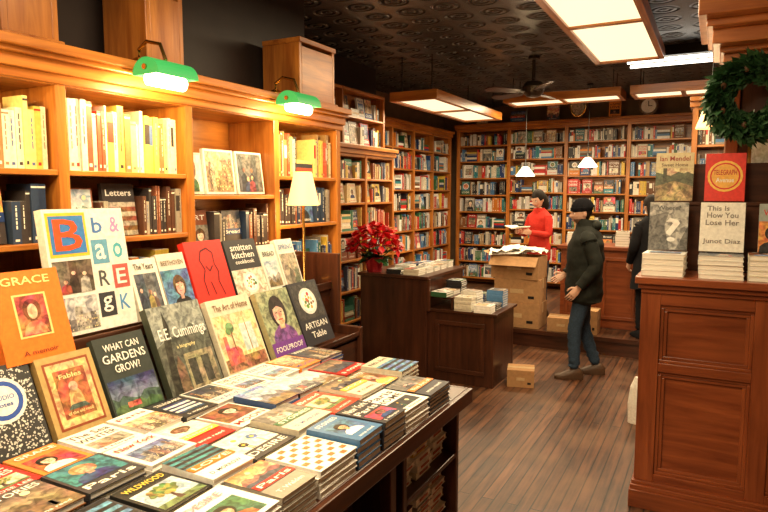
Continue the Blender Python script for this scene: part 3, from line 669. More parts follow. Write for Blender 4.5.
# ------------------------------------------------------------ cardboard boxes, counter
def carton(name,c,w,d,h,ang=0,openf=False):
    mb=MB([CARD,solid('packing_tape',(.55,.38,.2),.3),BLACKM]); M=Matrix.Translation(c)@rotz(ang)
    t=.006
    mb.box(M,(-w/2,-d/2,0),(w/2,d/2,t)); mb.box(M,(-w/2,-d/2,t),(w/2,-d/2+t,h)); mb.box(M,(-w/2,d/2-t,t),(w/2,d/2,h)); mb.box(M,(-w/2,-d/2+t,t),(-w/2+t,d/2-t,h)); mb.box(M,(w/2-t,-d/2+t,t),(w/2,d/2-t,h))
    if not openf:
        mb.box(M,(-w/2,-d/2,h),(w/2,-.002,h+t)); mb.box(M,(-w/2,.002,h),(w/2,d/2,h+t)); mb.box(M,(-w/2,-.03,h+t),(w/2,.03,h+t+.001),mat=1); mb.box(M,(-.0+w/2,-.03,h*.6),(w/2+.001,.03,h+t),mat=1)
    else:
        mb.face([M@Vector(p) for p in ((-w/2,-d/2,h),(w/2,-d/2,h),(w/2,-d/2-.10,h-.10),(-w/2,-d/2-.10,h-.10))]); mb.face([M@Vector(p) for p in ((-w/2,-d/2,h),(-w/2,d/2,h),(-w/2-.1,d/2,h+.05),(-w/2-.1,-d/2,h+.05))])
    mb.box(M,(-w*.15,-d/2-.001,h*.42),(w*.15,-d/2,h*.60),mat=1)
    mb.box(M,(w*.25,-d/2-.001,h*.2),(w*.38,-d/2,h*.32),mat=2)
    return mb.make(name)
carton('cardboard_box',(-2.02,7.17,.1955),.56,.38,.28); carton('cardboard_box',(-2.01,7.17,.4835),.53,.37,.27,.04); carton('cardboard_box',(-2.03,7.17,.7615),.56,.37,.26,-.04,True)
carton('cardboard_box',(-1.50,7.10,.1955),.30,.26,.15,.1); carton('cardboard_box',(-1.52,5.50,.0005),.24,.22,.15,.25); carton('cardboard_box',(-1.2,7.1,.1955),.2,.24,.26,.0)
mb=MB([PAPER]); 
def sheet(c,sx_,sy_,ax,ay,amp,seed):
    Q=random.Random(seed); n=8; G=[[None]*n for _ in range(n)]
    for i in range(n):
        for j in range(n):
            u=i/(n-1)-.5; v=j/(n-1)-.5
            G[i][j]=(c[0]+u*sx_*math.cos(ax)-v*sy_*math.sin(ax),c[1]+u*sx_*math.sin(ax)+v*sy_*math.cos(ax),c[2]+Q.uniform(-amp,amp)+ay*u-abs(v)*.03)
    for i in range(n-1):
        for j in range(n-1): mb.face([G[i][j],G[i+1][j],G[i+1][j+1]]); mb.face([G[i][j],G[i+1][j+1],G[i][j+1]])
sheet((-2.05,7.15,1.085),.60,.34,.1,.04,.03,1); sheet((-2.2,7.13,1.10),.34,.36,.5,.06,.03,2); sheet((-1.9,7.18,1.10),.34,.3,-.3,-.04,.03,3)
mb.make('packing_paper')
mb=MB(MAHOG+DARK)
mb.wbox(None,(-1.60,7.42,.195),(-.30,7.45,1.10)); mb.wbox(None,(-1.60,7.45,.195),(-1.57,8.0,1.10)); mb.wbox(None,(-.33,7.45,.195),(-.30,8.0,1.10)); mb.wbox(None,(-1.64,7.38,1.10),(-.26,8.02,1.14))
for x in (-1.55,-1.13,-.71): 
    for a,b,c,d in ((x,.3,x+.36,.34),(x,.98,x+.36,1.02),(x,.34,x+.04,.98),(x+.32,.34,x+.36,.98)): mb.wbox(None,(a,7.405,b),(c,7.42,d))
mb.make('sales_counter',bevel=.004)
for x,n_ in ((-1.5,5),(-1.28,3),(-.95,6),(-.75,4),(-.5,5)): stack('book_stack',(x,7.62,1.1405),R.uniform(-.2,.2),.15,.2,n_,.028,face='y')
stack('book_stack',(-1.52,7.87,1.1405),.1,.15,.2,4,.03,face='y')

# ------------------------------------------------------------ right cabinet
mb=MB(MAHOG)
XL,XR,YF,YB,ZT=-.345,1.30,3.63,4.62,1.30
mb.wbox(None,(XL+.01,YF+.03,0),(XR,YB,1.25))
mb.wbox(None,(XL-.02,YF-.05,0),(XR+.02,YB,.10)); mb.wbox(None,(XL-.015,YF-.035,.10),(XR+.01,YB,.125)); mb.wbox(None,(XL-.01,YF-.02,.125),(XR,YB,.145))
mb.wbox(None,(XL-.03,YF-.05,1.262),(XR+.02,YB,ZT)); mb.wbox(None,(XL-.015,YF-.03,1.235),(XR+.01,YB,1.262)); mb.wbox(None,(XL,YF-.012,1.21),(XR,YF+.03,1.235))
px=[(-.245,.196),(.285,.726),(.815,1.25)]; pz=[(.19,.775),(.825,1.145)]
xs=[XL]+[a for p_ in px for a in p_]+[XR]
for i in range(0,len(xs),2): mb.wbox(None,(xs[i],YF,.145),(xs[i+1],YF+.03,1.21))
for a,b in px:
    for z0,z1 in ((.145,.19),(.775,.825),(1.145,1.21)): mb.wbox(None,(a,YF,z0),(b,YF+.03,z1))
    for z0,z1 in pz:
        k=.018
        for w_,e in ((0,.012),(k,.018)):
            mb.wbox(None,(a+w_,YF+e,z0+w_),(b-w_,YF+e+.012,z0+w_+k)); mb.wbox(None,(a+w_,YF+e,z1-w_-k),(b-w_,YF+e+.012,z1-w_)); mb.wbox(None,(a+w_,YF+e,z0+w_+k),(a+w_+k,YF+e+.012,z1-w_-k)); mb.wbox(None,(b-w_-k,YF+e,z0+w_+k),(b-w_,YF+e+.012,z1-w_-k))
mb.make('panelled_cabinet',bevel=.003)
mb=MB(DARK)
mb.wbox(None,(-.33,4.0,1.301),(.95,4.16,1.68)); mb.wbox(None,(-.33,4.12,1.68),(.95,4.16,1.92)); mb.wbox(None,(-.33,3.985,1.68),(.95,4.0,1.70))
mb.make('book_riser',bevel=.003)
def leanF(x,y,z,al): s,c=math.sin(al),math.cos(al); return frame((x,y,z),(1,0,0),(0,s,c),(0,-c,s))
for x,c,n_,t in ((-.245,(.86,.84,.78),4,.03),(.03,(.92,.90,.84),5,.024),(.26,(.8,.75,.62),5,.026),(.48,(.7,.2,.1),4,.03),(.7,(.8,.8,.7),5,.026)):
    stack('book_stack',(x,3.77,1.3005),R.uniform(-.03,.03),.21,.22,n_,t,c,True,face='y')
single('question_mark_book',leanF(-.34,3.86,1.4275,.15),.20,.27,.025,(.55,.52,.48),D2(Rr(.0,.0,1,1,(.38,.38,.37),1),Pp([(0,0),(.55,0),(.4,.5),(.5,.8),(0,.7)],(.16,.16,.16)),Pp([(.7,0),(1,0),(1,.5)],(.12,.12,.12)),T('Where?',.5,.88,.6,.09,(.1,.1,.1)),T('?',.62,.42,.36,.5,(.95,.94,.9))))
single('white_cover_novel',leanF(-.08,3.86,1.4275,.15),.215,.27,.025,(.90,.88,.82),D2(T('This Is',.4,.88,.5,.10,(.25,.22,.2)),T('How You',.5,.74,.7,.11,(.25,.22,.2)),T('Lose Her',.5,.59,.75,.11,(.25,.22,.2)),T('Junot Diaz',.5,.2,.85,.12,(.25,.22,.2))))
single('landscape_novel',leanF(-.33,4.02,1.702,.12),.20,.28,.025,(.6,.48,.3),D2(Rr(0,.45,1,1,(.62,.50,.28),1),Rr(0,0,1,.45,(.28,.20,.09),1),Pp([(0,.3),(.5,.42),(1,.3),(1,.55),(.85,.6),(.75,.57),(.6,.6),(.4,.52),(.2,.56),(0,.6)],(.10,.11,.06)),Pp([(.1,0),(.9,0),(.7,.2),(.55,.4),(.5,.4),(.4,.2)],(.5,.36,.18)),Rr(.2,.4,.3,.7,(.06,.06,.03),1),Rr(0,.68,1,1,(.66,.56,.33)),T('Ian Mendel',.5,.88,.8,.10,(.35,.05,.03)),T('Sweet Home',.5,.75,.7,.07,(.15,.08,.04))))
single('red_cover_novel',leanF(-.07,4.02,1.702,.12),.20,.27,.025,(.72,.035,.02),D2(Dd(.5,.52,.44,(.90,.55,.10)),Dd(.5,.52,.38,(.65,.03,.02)),Dd(.5,.52,.34,(.85,.45,.08)),T('TELEGRAPH',.5,.60,.58,.11,(.5,.02,.02)),T('Avenue',.5,.44,.45,.10,(.95,.9,.8))))
single('teal_novel',leanF(.2,3.86,1.432,.15),.19,.26,.025,(.35,.4,.38),True)
mb=MB(MAHOG+DARK+CORN)
mb.wbox(None,(.02,4.28,1.301),(XR,4.60,2.50),0); mb.wbox(None,(.02,4.25,1.301),(.09,4.28,2.5)); 
mb.wbox(None,(.09,4.26,1.40),(.55,4.279,2.42),3); mb.wbox(None,(.55,4.25,1.301),(.62,4.28,2.5))
for (o_,z0,z1) in ((.03,2.50,2.55),(.05,2.55,2.58),(.09,2.58,2.66),(.12,2.66,2.70),(.16,2.70,2.80)):
    mb.wbox(None,(.02-o_,4.25-o_*2.6,z0),(XR,4.60,z1),6)
mb.make('cabinet_hutch',bevel=.006)
mb=MB([BRASS]+BM)
M=leanF(.14,4.245,1.80,0.0)
mb.box(M,(0,0,0),(.22,.28,.012),mat=0); mb.face([M@Vector(p) for p in ((.02,.02,.013),(.20,.02,.013),(.20,.26,.013),(.02,.26,.013))],(.7,.68,.6),2)
mb.make('picture_frame')
NEED=solid('evergreen_needle',(.018,.07,.02),.6,var=.4,bscale=30)
mb=MB([NEED,solid('wreath_twig',(.06,.03,.015),.8),solid('pine_cone',(.12,.05,.02),.6)])
def wreath(c,r,rt,n,L):
    mb.tube([Vector(c)+Vector((r*math.cos(a*math.pi/16),0,r*math.sin(a*math.pi/16))) for a in range(33)],[rt*.5]*33,8,0,side=(0,1,0))
    for i in range(n):
        a=R.uniform(0,2*math.pi); b=R.uniform(0,2*math.pi); rr=rt*R.uniform(.3,.9); base=Vector(c)+Vector(((r+rr*math.cos(b))*math.cos(a),rr*.8*math.sin(b),(r+rr*math.cos(b))*math.sin(a)))
        rad_=Vector((math.cos(a)*math.cos(b),math.sin(b)*1.0,math.sin(a)*math.cos(b))); tan=Vector((-math.sin(a),0,math.cos(a)))
        inw=.55 if math.cos(b)<0 else 1.0
        d=(rad_+tan*R.uniform(.3,1.6)+Vector((R.uniform(-.3,.3),R.uniform(-.3,.3),R.uniform(-.3,.3)))).normalized()*L*R.uniform(.5,1.4)*inw
        s=d.cross(Vector((R.uniform(-1,1),R.uniform(-1,1),R.uniform(-1,1)))).normalized()*.004
        mb.face([base-s,base+s,base+d])
        mb.face([base+d*.3,base+d*.3+s*6,base+d*.8]); mb.face([base+d*.4,base+d*.4-s*6,base+d*.9])
    for k in range(7):
        a=k*.9; q=Vector(c)+Vector((r*math.cos(a),-rt*.9,r*math.sin(a))); mb.ell(q,(.014,.014,.02),2,seg=8)
wreath((.14,4.02,2.27),.155,.062,3000,.072)
mb.make('evergreen_wreath')
mb=MB([solid('clock_rim',(.12,.05,.02),.3),PAPER,BLACKM]); mb.lathe((-.95,9.93,3.01),[(.12,-.02),(.13,-.04),(.10,-.04),(.10,-.02)],28,0,axis='y')
mb.lathe((-.95,9.93,3.01),[(.10,-.022),(.10,-.026)],28,1,axis='y'); mb.box(None,(-.955,9.896,3.01),(-.945,9.90,3.08),mat=2); mb.box(None,(-.955,9.896,3.005),(-.90,9.90,3.015),mat=2); mb.box(None,(-1.02,9.90,2.891),(-.88,9.98,2.90),mat=0)
mb.make('wall_clock')

# ------------------------------------------------------------ light fixtures
def fixture(name,x0,x1,y0,y1,z,divs=1,power=60,wood_=HONEY):
    mb=MB(wood_+[PANEL,BLACKM])
    t=.05; h=.10
    mb.wbox(None,(x0,y0,z),(x1,y0+t,z+h)); mb.wbox(None,(x0,y1-t,z),(x1,y1,z+h)); mb.wbox(None,(x0,y0+t,z),(x0+t,y1-t,z+h)); mb.wbox(None,(x1-t,y0+t,z),(x1,y1-t,z+h))
    mb.wbox(None,(x0+t,y0+t,z+h-.015),(x1-t,y1-t,z+h))
    mb.box(None,(x0+t,y0+t,z+.02),(x1-t,y1-t,z+.03),mat=3)
    lx=(x1-x0)<(y1-y0)
    for i in range(1,divs):
        if lx: q=y0+(y1-y0)*i/divs; mb.wbox(None,(x0+t,q-t/2,z+.001),(x1-t,q+t/2,z+.02))
        else: q=x0+(x1-x0)*i/divs; mb.wbox(None,(q-t/2,y0+t,z+.001),(q+t/2,y1-t,z+.02))
    for (a,b) in ((x0+.1,y0+.1),(x1-.1,y1-.1),(x0+.1,y1-.1),(x1-.1,y0+.1)):
        if CE-z-h>.02: mb.tube([(a,b,z+h-.01),(a,b,CE-.001)],[.006,.006],6,4)
    mb.make(name,bevel=.003)
    l=bpy.data.lights.new(name,'AREA'); l.shape='RECTANGLE'; l.size=x1-x0-.1; l.size_y=y1-y0-.1; l.energy=power; l.color=WARM
    o=bpy.data.objects.new(name+'_lamp',l); o.location=((x0+x1)/2,(y0+y1)/2,z-.012); sc.collection.objects.link(o)
fixture('ceiling_light_box',-1.12,-.50,3.55,6.5,3.0,2,105)
fixture('ceiling_light_box',-1.25,-.45,-.6,2.3,3.0,2,125)
fixture('hanging_light_box',-3.15,-2.6,6.0,8.2,2.72,2,60)
fixture('hanging_light_box',-2.45,-1.05,7.75,8.25,2.88,2,60)
fixture('hanging_light_box',-.95,.15,7.75,8.25,2.88,2,45)
mb=MB([BLACKM,TUBE])
for y in (6.9,7.15):
    mb.box(None,(-.9,y-.05,3.10),(.5,y+.05,3.199),mat=0); mb.tube([(-.88,y,3.075),(.48,y,3.075)],[.018,.018],8,1)
mb.make('fluorescent_fixture')
mb=MB([solid('fan_metal',(.05,.035,.025),.35,.7)]+DARK+[WSHADE])
c=(-1.80,6.75,0)
mb.lathe((c[0],c[1],2.80),[(.03,-.03),(.07,-.02),(.11,.02),(.12,.08),(.09,.13),(.03,.15),(.018,.16),(.018,.36),(.06,.37),(.06,.399)],20,0)
for k in range(5):
    M=Matrix.Translation((c[0],c[1],2.83))@rotz(k*2*math.pi/5+.2)@Matrix.Rotation(.2,4,'X')
    mb.box(M,(.09,-.02,-.006),(.2,.02,.002),mat=0)
    pts=[(.18,-.05),(.5,-.07),(.56,-.05),(.58,0),(.56,.05),(.5,.07),(.18,.05)]
    mb.face([M@Vector((x,y,.004)) for x,y in pts],mat=1); mb.face([M@Vector((x,y,-.004)) for x,y in reversed(pts)],mat=1)
    for q in range(7):
        p_,r_=pts[q],pts[(q+1)%7]; mb.face([M@Vector((*p_,-.004)),M@Vector((*r_,-.004)),M@Vector((*r_,.004)),M@Vector((*p_,.004))],mat=1)
mb.make('ceiling_fan')
def pendant(c,mat,r=.13,h=.12,name='pendant_lamp',e=8):
    mb=MB([BLACKM,mat]); x,y,z=c
    mb.lathe((x,y,z),[(r,-h/2),(r*.98,-h/2+.01),(r*.35,h/2),(.03,h/2+.01),(.028,h/2),(r*.33,h/2-.01),(r*.94,-h/2)],24,1)
    mb.lathe((x,y,z),[(.03,h/2),(.025,h/2+.05),(.006,h/2+.07),(.004,CE-z-.03),(.04,CE-z-.02),(.04,CE-z-.001)],12,0)
    mb.make(name,smooth=True)
    l=bpy.data.lights.new(name,'POINT'); l.energy=e; l.color=(1,.72,.4); l.shadow_soft_size=.05
    o=bpy.data.objects.new(name+'_bulb',l); o.location=(x,y,z-h/2-.02); sc.collection.objects.link(o)
pendant((-2.34,8.46,2.04),WSHADE,e=12); pendant((-1.57,8.75,2.16),WSHADE,e=12); pendant((-.08,5.73,2.38),SHADE,.11,.22)
mb=MB([BRASS]+BM)
c=Vector((-1.95,9.93,2.89+.19)) 
mb.face([c+Vector((.12*math.cos(a*.314),-.012,.16*math.sin(a*.314))) for a in range(20)],(.4,.3,.2),2)
mb.tube([c+Vector((.11*math.cos(a*math.pi/16),0,.155*math.sin(a*math.pi/16))) for a in range(33)],[.018]*33,8,0,side=(0,1,0))
mb.make('oval_portrait')

# ------------------------------------------------------------ people
def skinbody(verts,edges,rad):
    me=bpy.data.meshes.new('b'); me.from_pydata(verts,edges,[]); o=bpy.data.objects.new('b',me); sc.collection.objects.link(o)
    md=o.modifiers.new('s','SKIN'); 
    sk=me.skin_vertices[0].data
    for i,r_ in enumerate(rad): sk[i].radius=(r_,r_) if not isinstance(r_,tuple) else r_
    sk[0].use_root=True
    md.branch_smoothing=.6
    sb=o.modifiers.new('u','SUBSURF'); sb.levels=2; sb.render_levels=2
    dg=bpy.context.evaluated_depsgraph_get(); dg.update()
    m2=bpy.data.meshes.new_from_object(o.evaluated_get(dg)); vs=[v.co.copy() for v in m2.vertices]; fs=[tuple(p_.vertices) for p_ in m2.polygons]
    bpy.data.objects.remove(o); bpy.data.meshes.remove(m2); return vs,fs
def head(mb,M,skin,hairmat,kind,beard=None):
    n0=len(mb.v); seg,rg=28,22
    for j in range(rg+1):
        ph=math.pi*j/rg
        for i in range(seg):
            a=2*math.pi*i/seg; x=math.cos(a)*math.sin(ph); y=math.sin(a)*math.sin(ph); z=math.cos(ph)
            X,Y,Z=x*.098,y*.077,z*.122
            if Z<0: k=1-.32*(-Z/.122); Y*=k; X*=(k+.12 if X>0 else k*.9)
            if x>.3:
                g=lambda cy,cz,sy,sz: math.exp(-((Y-cy)/sy)**2-((Z-cz)/sz)**2)
                X+=.024*g(0,-.025,.011,.018)+.010*g(0,0,.010,.02)-.010*(g(.03,.005,.018,.014)+g(-.03,.005,.018,.014))+.006*g(0,.03,.05,.012)+.008*g(0,-.098,.03,.018)+.007*g(0,-.062,.025,.008)
            mb.v.append(tuple(M@Vector((X,Y,Z))))
    for j in range(rg):
        for i in range(seg):
            q=(n0+j*seg+i,n0+(j+1)*seg+i,n0+(j+1)*seg+(i+1)%seg,n0+j*seg+(i+1)%seg)
            ph=math.pi*(j+.5)/rg; a=2*math.pi*(i+.5)/seg; x=math.cos(a)*math.sin(ph); z=math.cos(ph)
            mt_=skin
            if z>.45 or x<-.15 and z>-.6 : mt_=hairmat
            if beard is not None and z<-.45 and x>-.1: mt_=beard
            mb.f.append(q); mb.c.append((1,1,1)); mb.m.append(mt_)
    for s in (-1,1):
        mb.ell((.078,s*.029,.004),(.010,.013,.009),4,M=M,seg=8); mb.ell((.087,s*.029,.004),(.003,.005,.005),5,M=M,seg=8)
        mb.ell((.084,s*.029,.021),(.008,.017,.003),hairmat,M=M,seg=8)
        mb.ell((-.005,s*.076,-.005),(.018,.009,.030),skin,M=M,seg=8); mb.ell((-.002,s*.083,-.003),(.010,.004,.018),skin,M=M,seg=8)
    mb.ell((.088,0,-.060),(.007,.022,.005),6,M=M,seg=8); mb.ell((.087,0,-.068),(.007,.018,.005),6,M=M,seg=8)
def hand(mb,M,skin,side,curl=.5):
    mb.tube([(0,0,.02),(0,0,-.02),(0,0,-.06),(0,0,-.095)],[.024,.034,.040,.036],10,skin,flat=.42,M=M,side=(1,0,0))
    ps=-side
    for k,(x,L) in enumerate(((.030,.072),(.010,.080),(-.010,.075),(-.029,.058))):
        a=curl*.6; p=[Vector((x*.8,0,-.075)),Vector((x,0,-.095))]; ang=a
        for s_ in (.42,.32,.26):
            d=Vector((0,ps*math.sin(ang),-math.cos(ang))); p.append(p[-1]+d*L*s_); ang+=a
        mb.tube(p,[.009,.0095,.0085,.0075,.005],7,skin,M=M)
    mb.tube([(.022,0,-.025),(.048,ps*.008,-.045),(.058,ps*.018,-.07),(.056,ps*.026,-.092)],[.013,.012,.010,.006],7,skin,M=M)
def interp(P,n):
    out=[]
    for i in range(n):
        t=i/(n-1)*(len(P)-1); k=min(int(t),len(P)-2); f=t-k
        out.append(tuple(a*(1-f)+b*f for a,b in zip(P[k],P[k+1])))
    return out
def person(name,loc,heading,scale,P,mats,kind):
    W_=Matrix.Translation(loc)@rotz(heading)@Matrix.Scale(scale,4)
    mb=MB(mats)
    J=P['J']; names=['pelvis','waist','chest','upper','neckb','neck','shL','elL','wrL','shR','elR','wrR','hipL','knL','anL','hipR','knR','anR']
    E=[(0,1),(1,2),(2,3),(3,4),(4,5),(3,6),(6,7),(7,8),(3,9),(9,10),(10,11),(0,12),(12,13),(13,14),(0,15),(15,16),(16,17)]
    rad=P['rad']
    vs,fs=skinbody([J[k] for k in names],E,[rad[k] for k in names])
    for v in vs:
        if v.z<.6: 
            k=.004*math.sin(v.z*70+v.y*40)+ (.006*math.sin(v.z*110) if v.z<.25 else 0); v.x+=k; v.y+=k*.6
    n0=len(mb.v); mb.v.extend([tuple(W_@v) for v in vs])
    hem=P['hem']
    for f in fs:
        c=sum((vs[i] for i in f),Vector())/len(f)
        m_=2 if c.z>hem else 3
        if c.z>J['neckb'][2]+.035 and abs(c.y-J['neck'][1])<.09: m_=0
        mb.f.append(tuple(n0+i for i in f)); mb.c.append((1,1,1)); mb.m.append(m_)
    seg=32; prof=interp(P['prof'],30); n0=len(mb.v); fo=P.get('fold',.012)
    for j,(z,rx,ry,ox) in enumerate(prof):
        for i in range(seg):
            a=2*math.pi*i/seg; wv=1+fo*(math.sin(5*a+z*21)+1.6*math.sin(z*55+2*math.sin(a*2))+.8*math.sin(3*a-z*33))
            mb.v.append(tuple(W_@Vector((ox+rx*wv*math.cos(a),ry*wv*math.sin(a),z+.012*math.sin(a*3)*(1 if j<3 else 0)))))
    for j in range(len(prof)-1):
        for i in range(seg):
            mb.f.append((n0+j*seg+i,n0+j*seg+(i+1)%seg,n0+(j+1)*seg+(i+1)%seg,n0+(j+1)*seg+i)); mb.c.append((1,1,1)); mb.m.append(2)
    for s in 'LR':
        sh,el,wr_=[Vector(J[k+s]) for k in ('sh','el','wr')]
        sr=P.get('sleeve',(.078,.070,.064,.056,.046))
        sy=-1 if s=='L' else 1
        base=[(sh+Vector((0,sy*.06,.015)),sr[0]*.75),(sh+Vector((0,-sy*.005,-.02)),sr[0]),(sh.lerp(el,.5),sr[1]),(el,sr[2]),(el.lerp(wr_,.5),sr[3]),(wr_+(wr_-el).normalized()*.005,sr[4])]
        pts=[];rr=[]
        N=22
        for i in range(N):
            t=i/(N-1)*5; k=min(int(t),4); f=t-k
            pts.append(base[k][0].lerp(base[k+1][0],f)); amp=fo*6 if 2<t<4.9 else fo*3
            rr.append((base[k][1]*(1-f)+base[k+1][1]*f)*(1+amp*math.sin(i*1.9)*.5))
        for _ in range(2): pts=[pts[0]]+[(pts[i-1]+pts[i]*2+pts[i+1])/4 for i in range(1,N-1)]+[pts[-1]]
        mb.tube(pts,rr,16,2,M=W_)
        d=(wr_-el).normalized(); zc=-d; xc=Vector((1,0,0)); xc=P.get('thumb',xc); xc=(xc-zc*xc.dot(zc)).normalized(); yc=zc.cross(xc)
        H=W_@Matrix(((xc.x,yc.x,zc.x,wr_.x),(xc.y,yc.y,zc.y,wr_.y),(xc.z,yc.z,zc.z,wr_.z),(0,0,0,1)))@Matrix.Translation((0,0,-.015))
        hand(mb,H,0,1 if s=='L' else -1,P.get('curl',.5))
        an=Vector(J['an'+s]); 
        n1=len(mb.v); pr=[(-.085,.030,.035,.035),(-.06,.042,.055,.06),(0,.045,.055,.085),(.06,.048,.04,.055),(.12,.050,.028,.035),(.165,.042,.022,.026),(.185,.022,.016,.018)]
        fd=P.get('foot'+s,0); 
        for (x,hw,hz,hh) in pr:
            for i in range(12):
                a=2*math.pi*i/12; q=Vector((x,hw*math.cos(a),max(0,hz+hh*math.sin(a)) if math.sin(a)<0 else hz+hh*math.sin(a)*.9))
                if math.sin(a)<-.3: q.z=0.0
                q=Matrix.Rotation(fd,3,'Z')@q
                mb.v.append(tuple(W_@(q+Vector((an.x,an.y,an.z-.085)))))
        mb.rings(n1,len(pr),12,(1,1,1),7)
    nk=Vector(J['neck']); HM=W_@Matrix.Translation(nk+Vector((.018,0,.09)))@Matrix.Rotation(P.get('turn',0),4,'Z')@Matrix.Rotation(P.get('tilt',0),4,'Y')
    head(mb,HM,0,1,kind,8 if kind=='man' else None)
    if kind=='man':
        mb.tube([(0,0,.018),(0,0,.03),(0,0,.058),(0,0,.062)],[.094,.107,.107,.098],24,9,M=HM,flat=.86,side=(1,0,0))
        mb.ell((-.008,0,.05),(.108,.091,.10),9,M=HM,seg=24,z0=0,z1=1)
        mb.tube([(nk.x-.035,0,nk.z-.10),(nk.x-.03,0,nk.z-.05),(nk.x-.03,0,nk.z+.0),(nk.x-.035,0,nk.z+.03)],[.12,.105,.095,.09],18,2,M=W_,side=(1,0,0))
        mb.ell((nk.x-.10,0,nk.z-.03),(.07,.11,.06),2,M=W_,seg=16)
    else:
        hz=P.get('hairlen',-.14)
        mb.ell((-.018,0,.02),(.098,.090,.118),1,M=HM,seg=20,z0=-.2,z1=1)
        mb.tube([(-.045,0,.03),(-.06,0,-.05),(-.06,0,hz),(-.05,0,hz-.05)],[.08,.085,.08,.04],16,1,M=HM,side=(1,0,0),flat=1.0)
        mb.tube([(nk.x-.01,0,nk.z-.09),(nk.x,0,nk.z-.03)],[.09,.075],18,2,M=W_,side=(1,0,0))
    o=mb.make(name,smooth=True); return o
SKIN=solid('skin',(.62,.36,.25),.5,var=.06); HAIR=solid('dark_hair',(.012,.008,.006),.7,spec=.2); EYEW=solid('eye_white',(.8,.78,.75),.3,var=0); IRIS=solid('iris',(.03,.02,.01),.3); LIP=solid('lips',(.45,.12,.10),.5)
JACK=solid('dark_jacket',(.012,.014,.011),.8,bump=.3,bscale=25,var=.3,spec=.25); JEAN=solid('denim',(.035,.06,.10),.85,bump=.2,bscale=80,var=.25,spec=.2); SHOE=solid('brown_leather',(.08,.04,.02),.5); BEANIE=solid('black_knit',(.008,.008,.010),.95,bump=.6,bscale=120,spec=.1)
BEARD=solid('beard_stubble',(.16,.08,.05),.8)
REDJ=solid('red_cardigan',(.50,.03,.02),.85,bump=.3,bscale=60,spec=.2); BLK=solid('black_coat',(.008,.008,.010),.85,bump=.2,spec=.2); 
rad=dict(pelvis=.125,waist=.12,chest=.135,upper=.11,neckb=.06,neck=.055,shL=.065,elL=.045,wrL=.03,shR=.065,elR=.045,wrR=.03,hipL=.10,knL=.070,anL=.055,hipR=.10,knR=.070,anR=.055)
manJ=dict(pelvis=(0,0,.93),waist=(0,0,1.07),chest=(0,0,1.26),upper=(-.005,0,1.38),neckb=(0,0,1.46),neck=(.02,0,1.52),
  shL=(0,.185,1.39),elL=(-.08,.25,1.12),wrL=(.07,.25,.93),shR=(0,-.185,1.39),elR=(-.03,-.25,1.12),wrR=(.15,-.20,1.0),
  hipL=(0,.09,.88),knL=(.09,.10,.49),anL=(.08,.11,.085),hipR=(0,-.09,.88),knR=(-.02,-.10,.48),anR=(-.16,-.10,.085))
manP=dict(J=manJ,rad=rad,hem=.78,fold=.016,prof=[(.76,.16,.215,-.0),(.77,.172,.235,0),(.86,.178,.235,0),(1.02,.168,.222,0),(1.2,.175,.225,-.003),(1.33,.16,.22,-.012),(1.42,.125,.175,-.014),(1.49,.09,.10,-.01)],turn=.15,tilt=.08,footL=0,footR=-.15)
person('man_in_beanie',(-1.08,6.02,0),math.radians(198),.97,manP,[SKIN,HAIR,JACK,JEAN,EYEW,IRIS,LIP,SHOE,BEARD,BEANIE],'man')
womJ=dict(manJ); womJ.update(shL=(.0,.155,1.38),shR=(0,-.155,1.38),elL=(.05,.22,1.13),elR=(.05,-.22,1.13),wrL=(.27,.12,1.17),wrR=(.27,-.12,1.17),knL=(.02,.09,.48),anL=(0,.1,.085),knR=(.02,-.09,.48),anR=(0,-.1,.085),hipL=(0,.085,.88),hipR=(0,-.085,.88))
wprof=[(.80,.13,.175,0),(.95,.135,.175,0),(1.08,.115,.145,0),(1.25,.135,.165,.01),(1.36,.12,.17,0),(1.43,.09,.135,-.005),(1.48,.065,.075,-.003)]
womP=dict(J=womJ,rad=dict(rad,upper=.09,chest=.115,waist=.10),hem=.85,prof=wprof,tilt=.4,sleeve=(.06,.053,.047,.042,.037),thumb=Vector((0,0,1)),curl=.8,fold=.01)
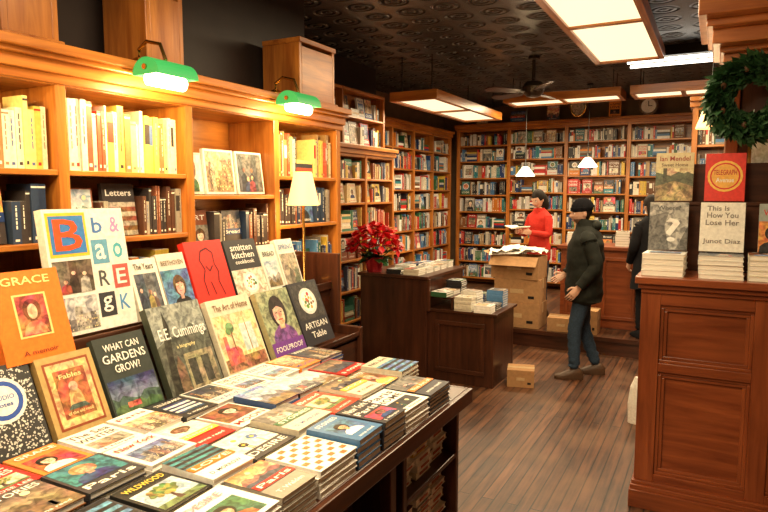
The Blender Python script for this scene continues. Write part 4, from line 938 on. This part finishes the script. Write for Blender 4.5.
wl=(-1.96,7.80,.1905)
person('woman_in_red_cardigan',wl,math.radians(240),.92,womP,[SKIN,HAIR,REDJ,JEAN,EYEW,IRIS,LIP,SHOE,SKIN,HAIR],'woman')
a=math.radians(240); fw=Vector((math.cos(a),math.sin(a),0)); sd=Vector((-math.sin(a),math.cos(a),0))
mb=MB(BM); c=Vector(wl)+fw*.38+Vector((0,0,1.13))
for s in (-1,1):
    xx=(sd*s*.97+Vector((0,0,.2))).normalized(); yy=fw; zz=xx.cross(yy)
    M=frame(c,xx,yy,zz); mb.box(M,(0,-.09,-.006),(.13,.09,.006),(.9,.88,.82),2)
mb.make('open_book')
blP=dict(womP); J2=dict(womJ); J2.update(elL=(-.02,.23,1.12),elR=(-.02,-.23,1.12),wrL=(.12,.2,.93),wrR=(.12,-.2,.93)); blP.update(J=J2,tilt=.3,hem=.6,thumb=Vector((1,0,0)),sleeve=(.075,.066,.06,.052,.044),prof=[(.62,.19,.23,0),(.80,.175,.215,0),(.95,.165,.2,0),(1.08,.15,.18,0),(1.25,.155,.19,.01),(1.36,.135,.185,0),(1.43,.1,.145,-.005),(1.49,.075,.085,-.003)])
person('customer_in_black_coat',(-.60,7.13,.196),math.radians(125),.88,blP,[SKIN,HAIR,BLK,BLK,EYEW,IRIS,LIP,BLK,SKIN,HAIR],'woman')
mb=MB([PAPER])
mb.tube([(-.47,4.95,.001),(-.47,4.95,.15),(-.465,4.95,.28),(-.46,4.95,.36)],[.06,.065,.055,.03],12,0,flat=.6); mb.make('white_paper_bag')

w=bpy.data.worlds.new('World'); sc.world=w; w.use_nodes=True; w.node_tree.nodes['Background'].inputs[0].default_value=(.9,.75,.6,1); w.node_tree.nodes['Background'].inputs[1].default_value=.05

cam=bpy.data.cameras.new('camera'); cam.lens=29.06; cam.sensor_width=36; cam.clip_start=.05
co=bpy.data.objects.new('camera',cam); co.location=(0,0,1.75); co.rotation_euler=(math.radians(90-5.8),0,math.radians(28.2)); sc.collection.objects.link(co); sc.camera=co
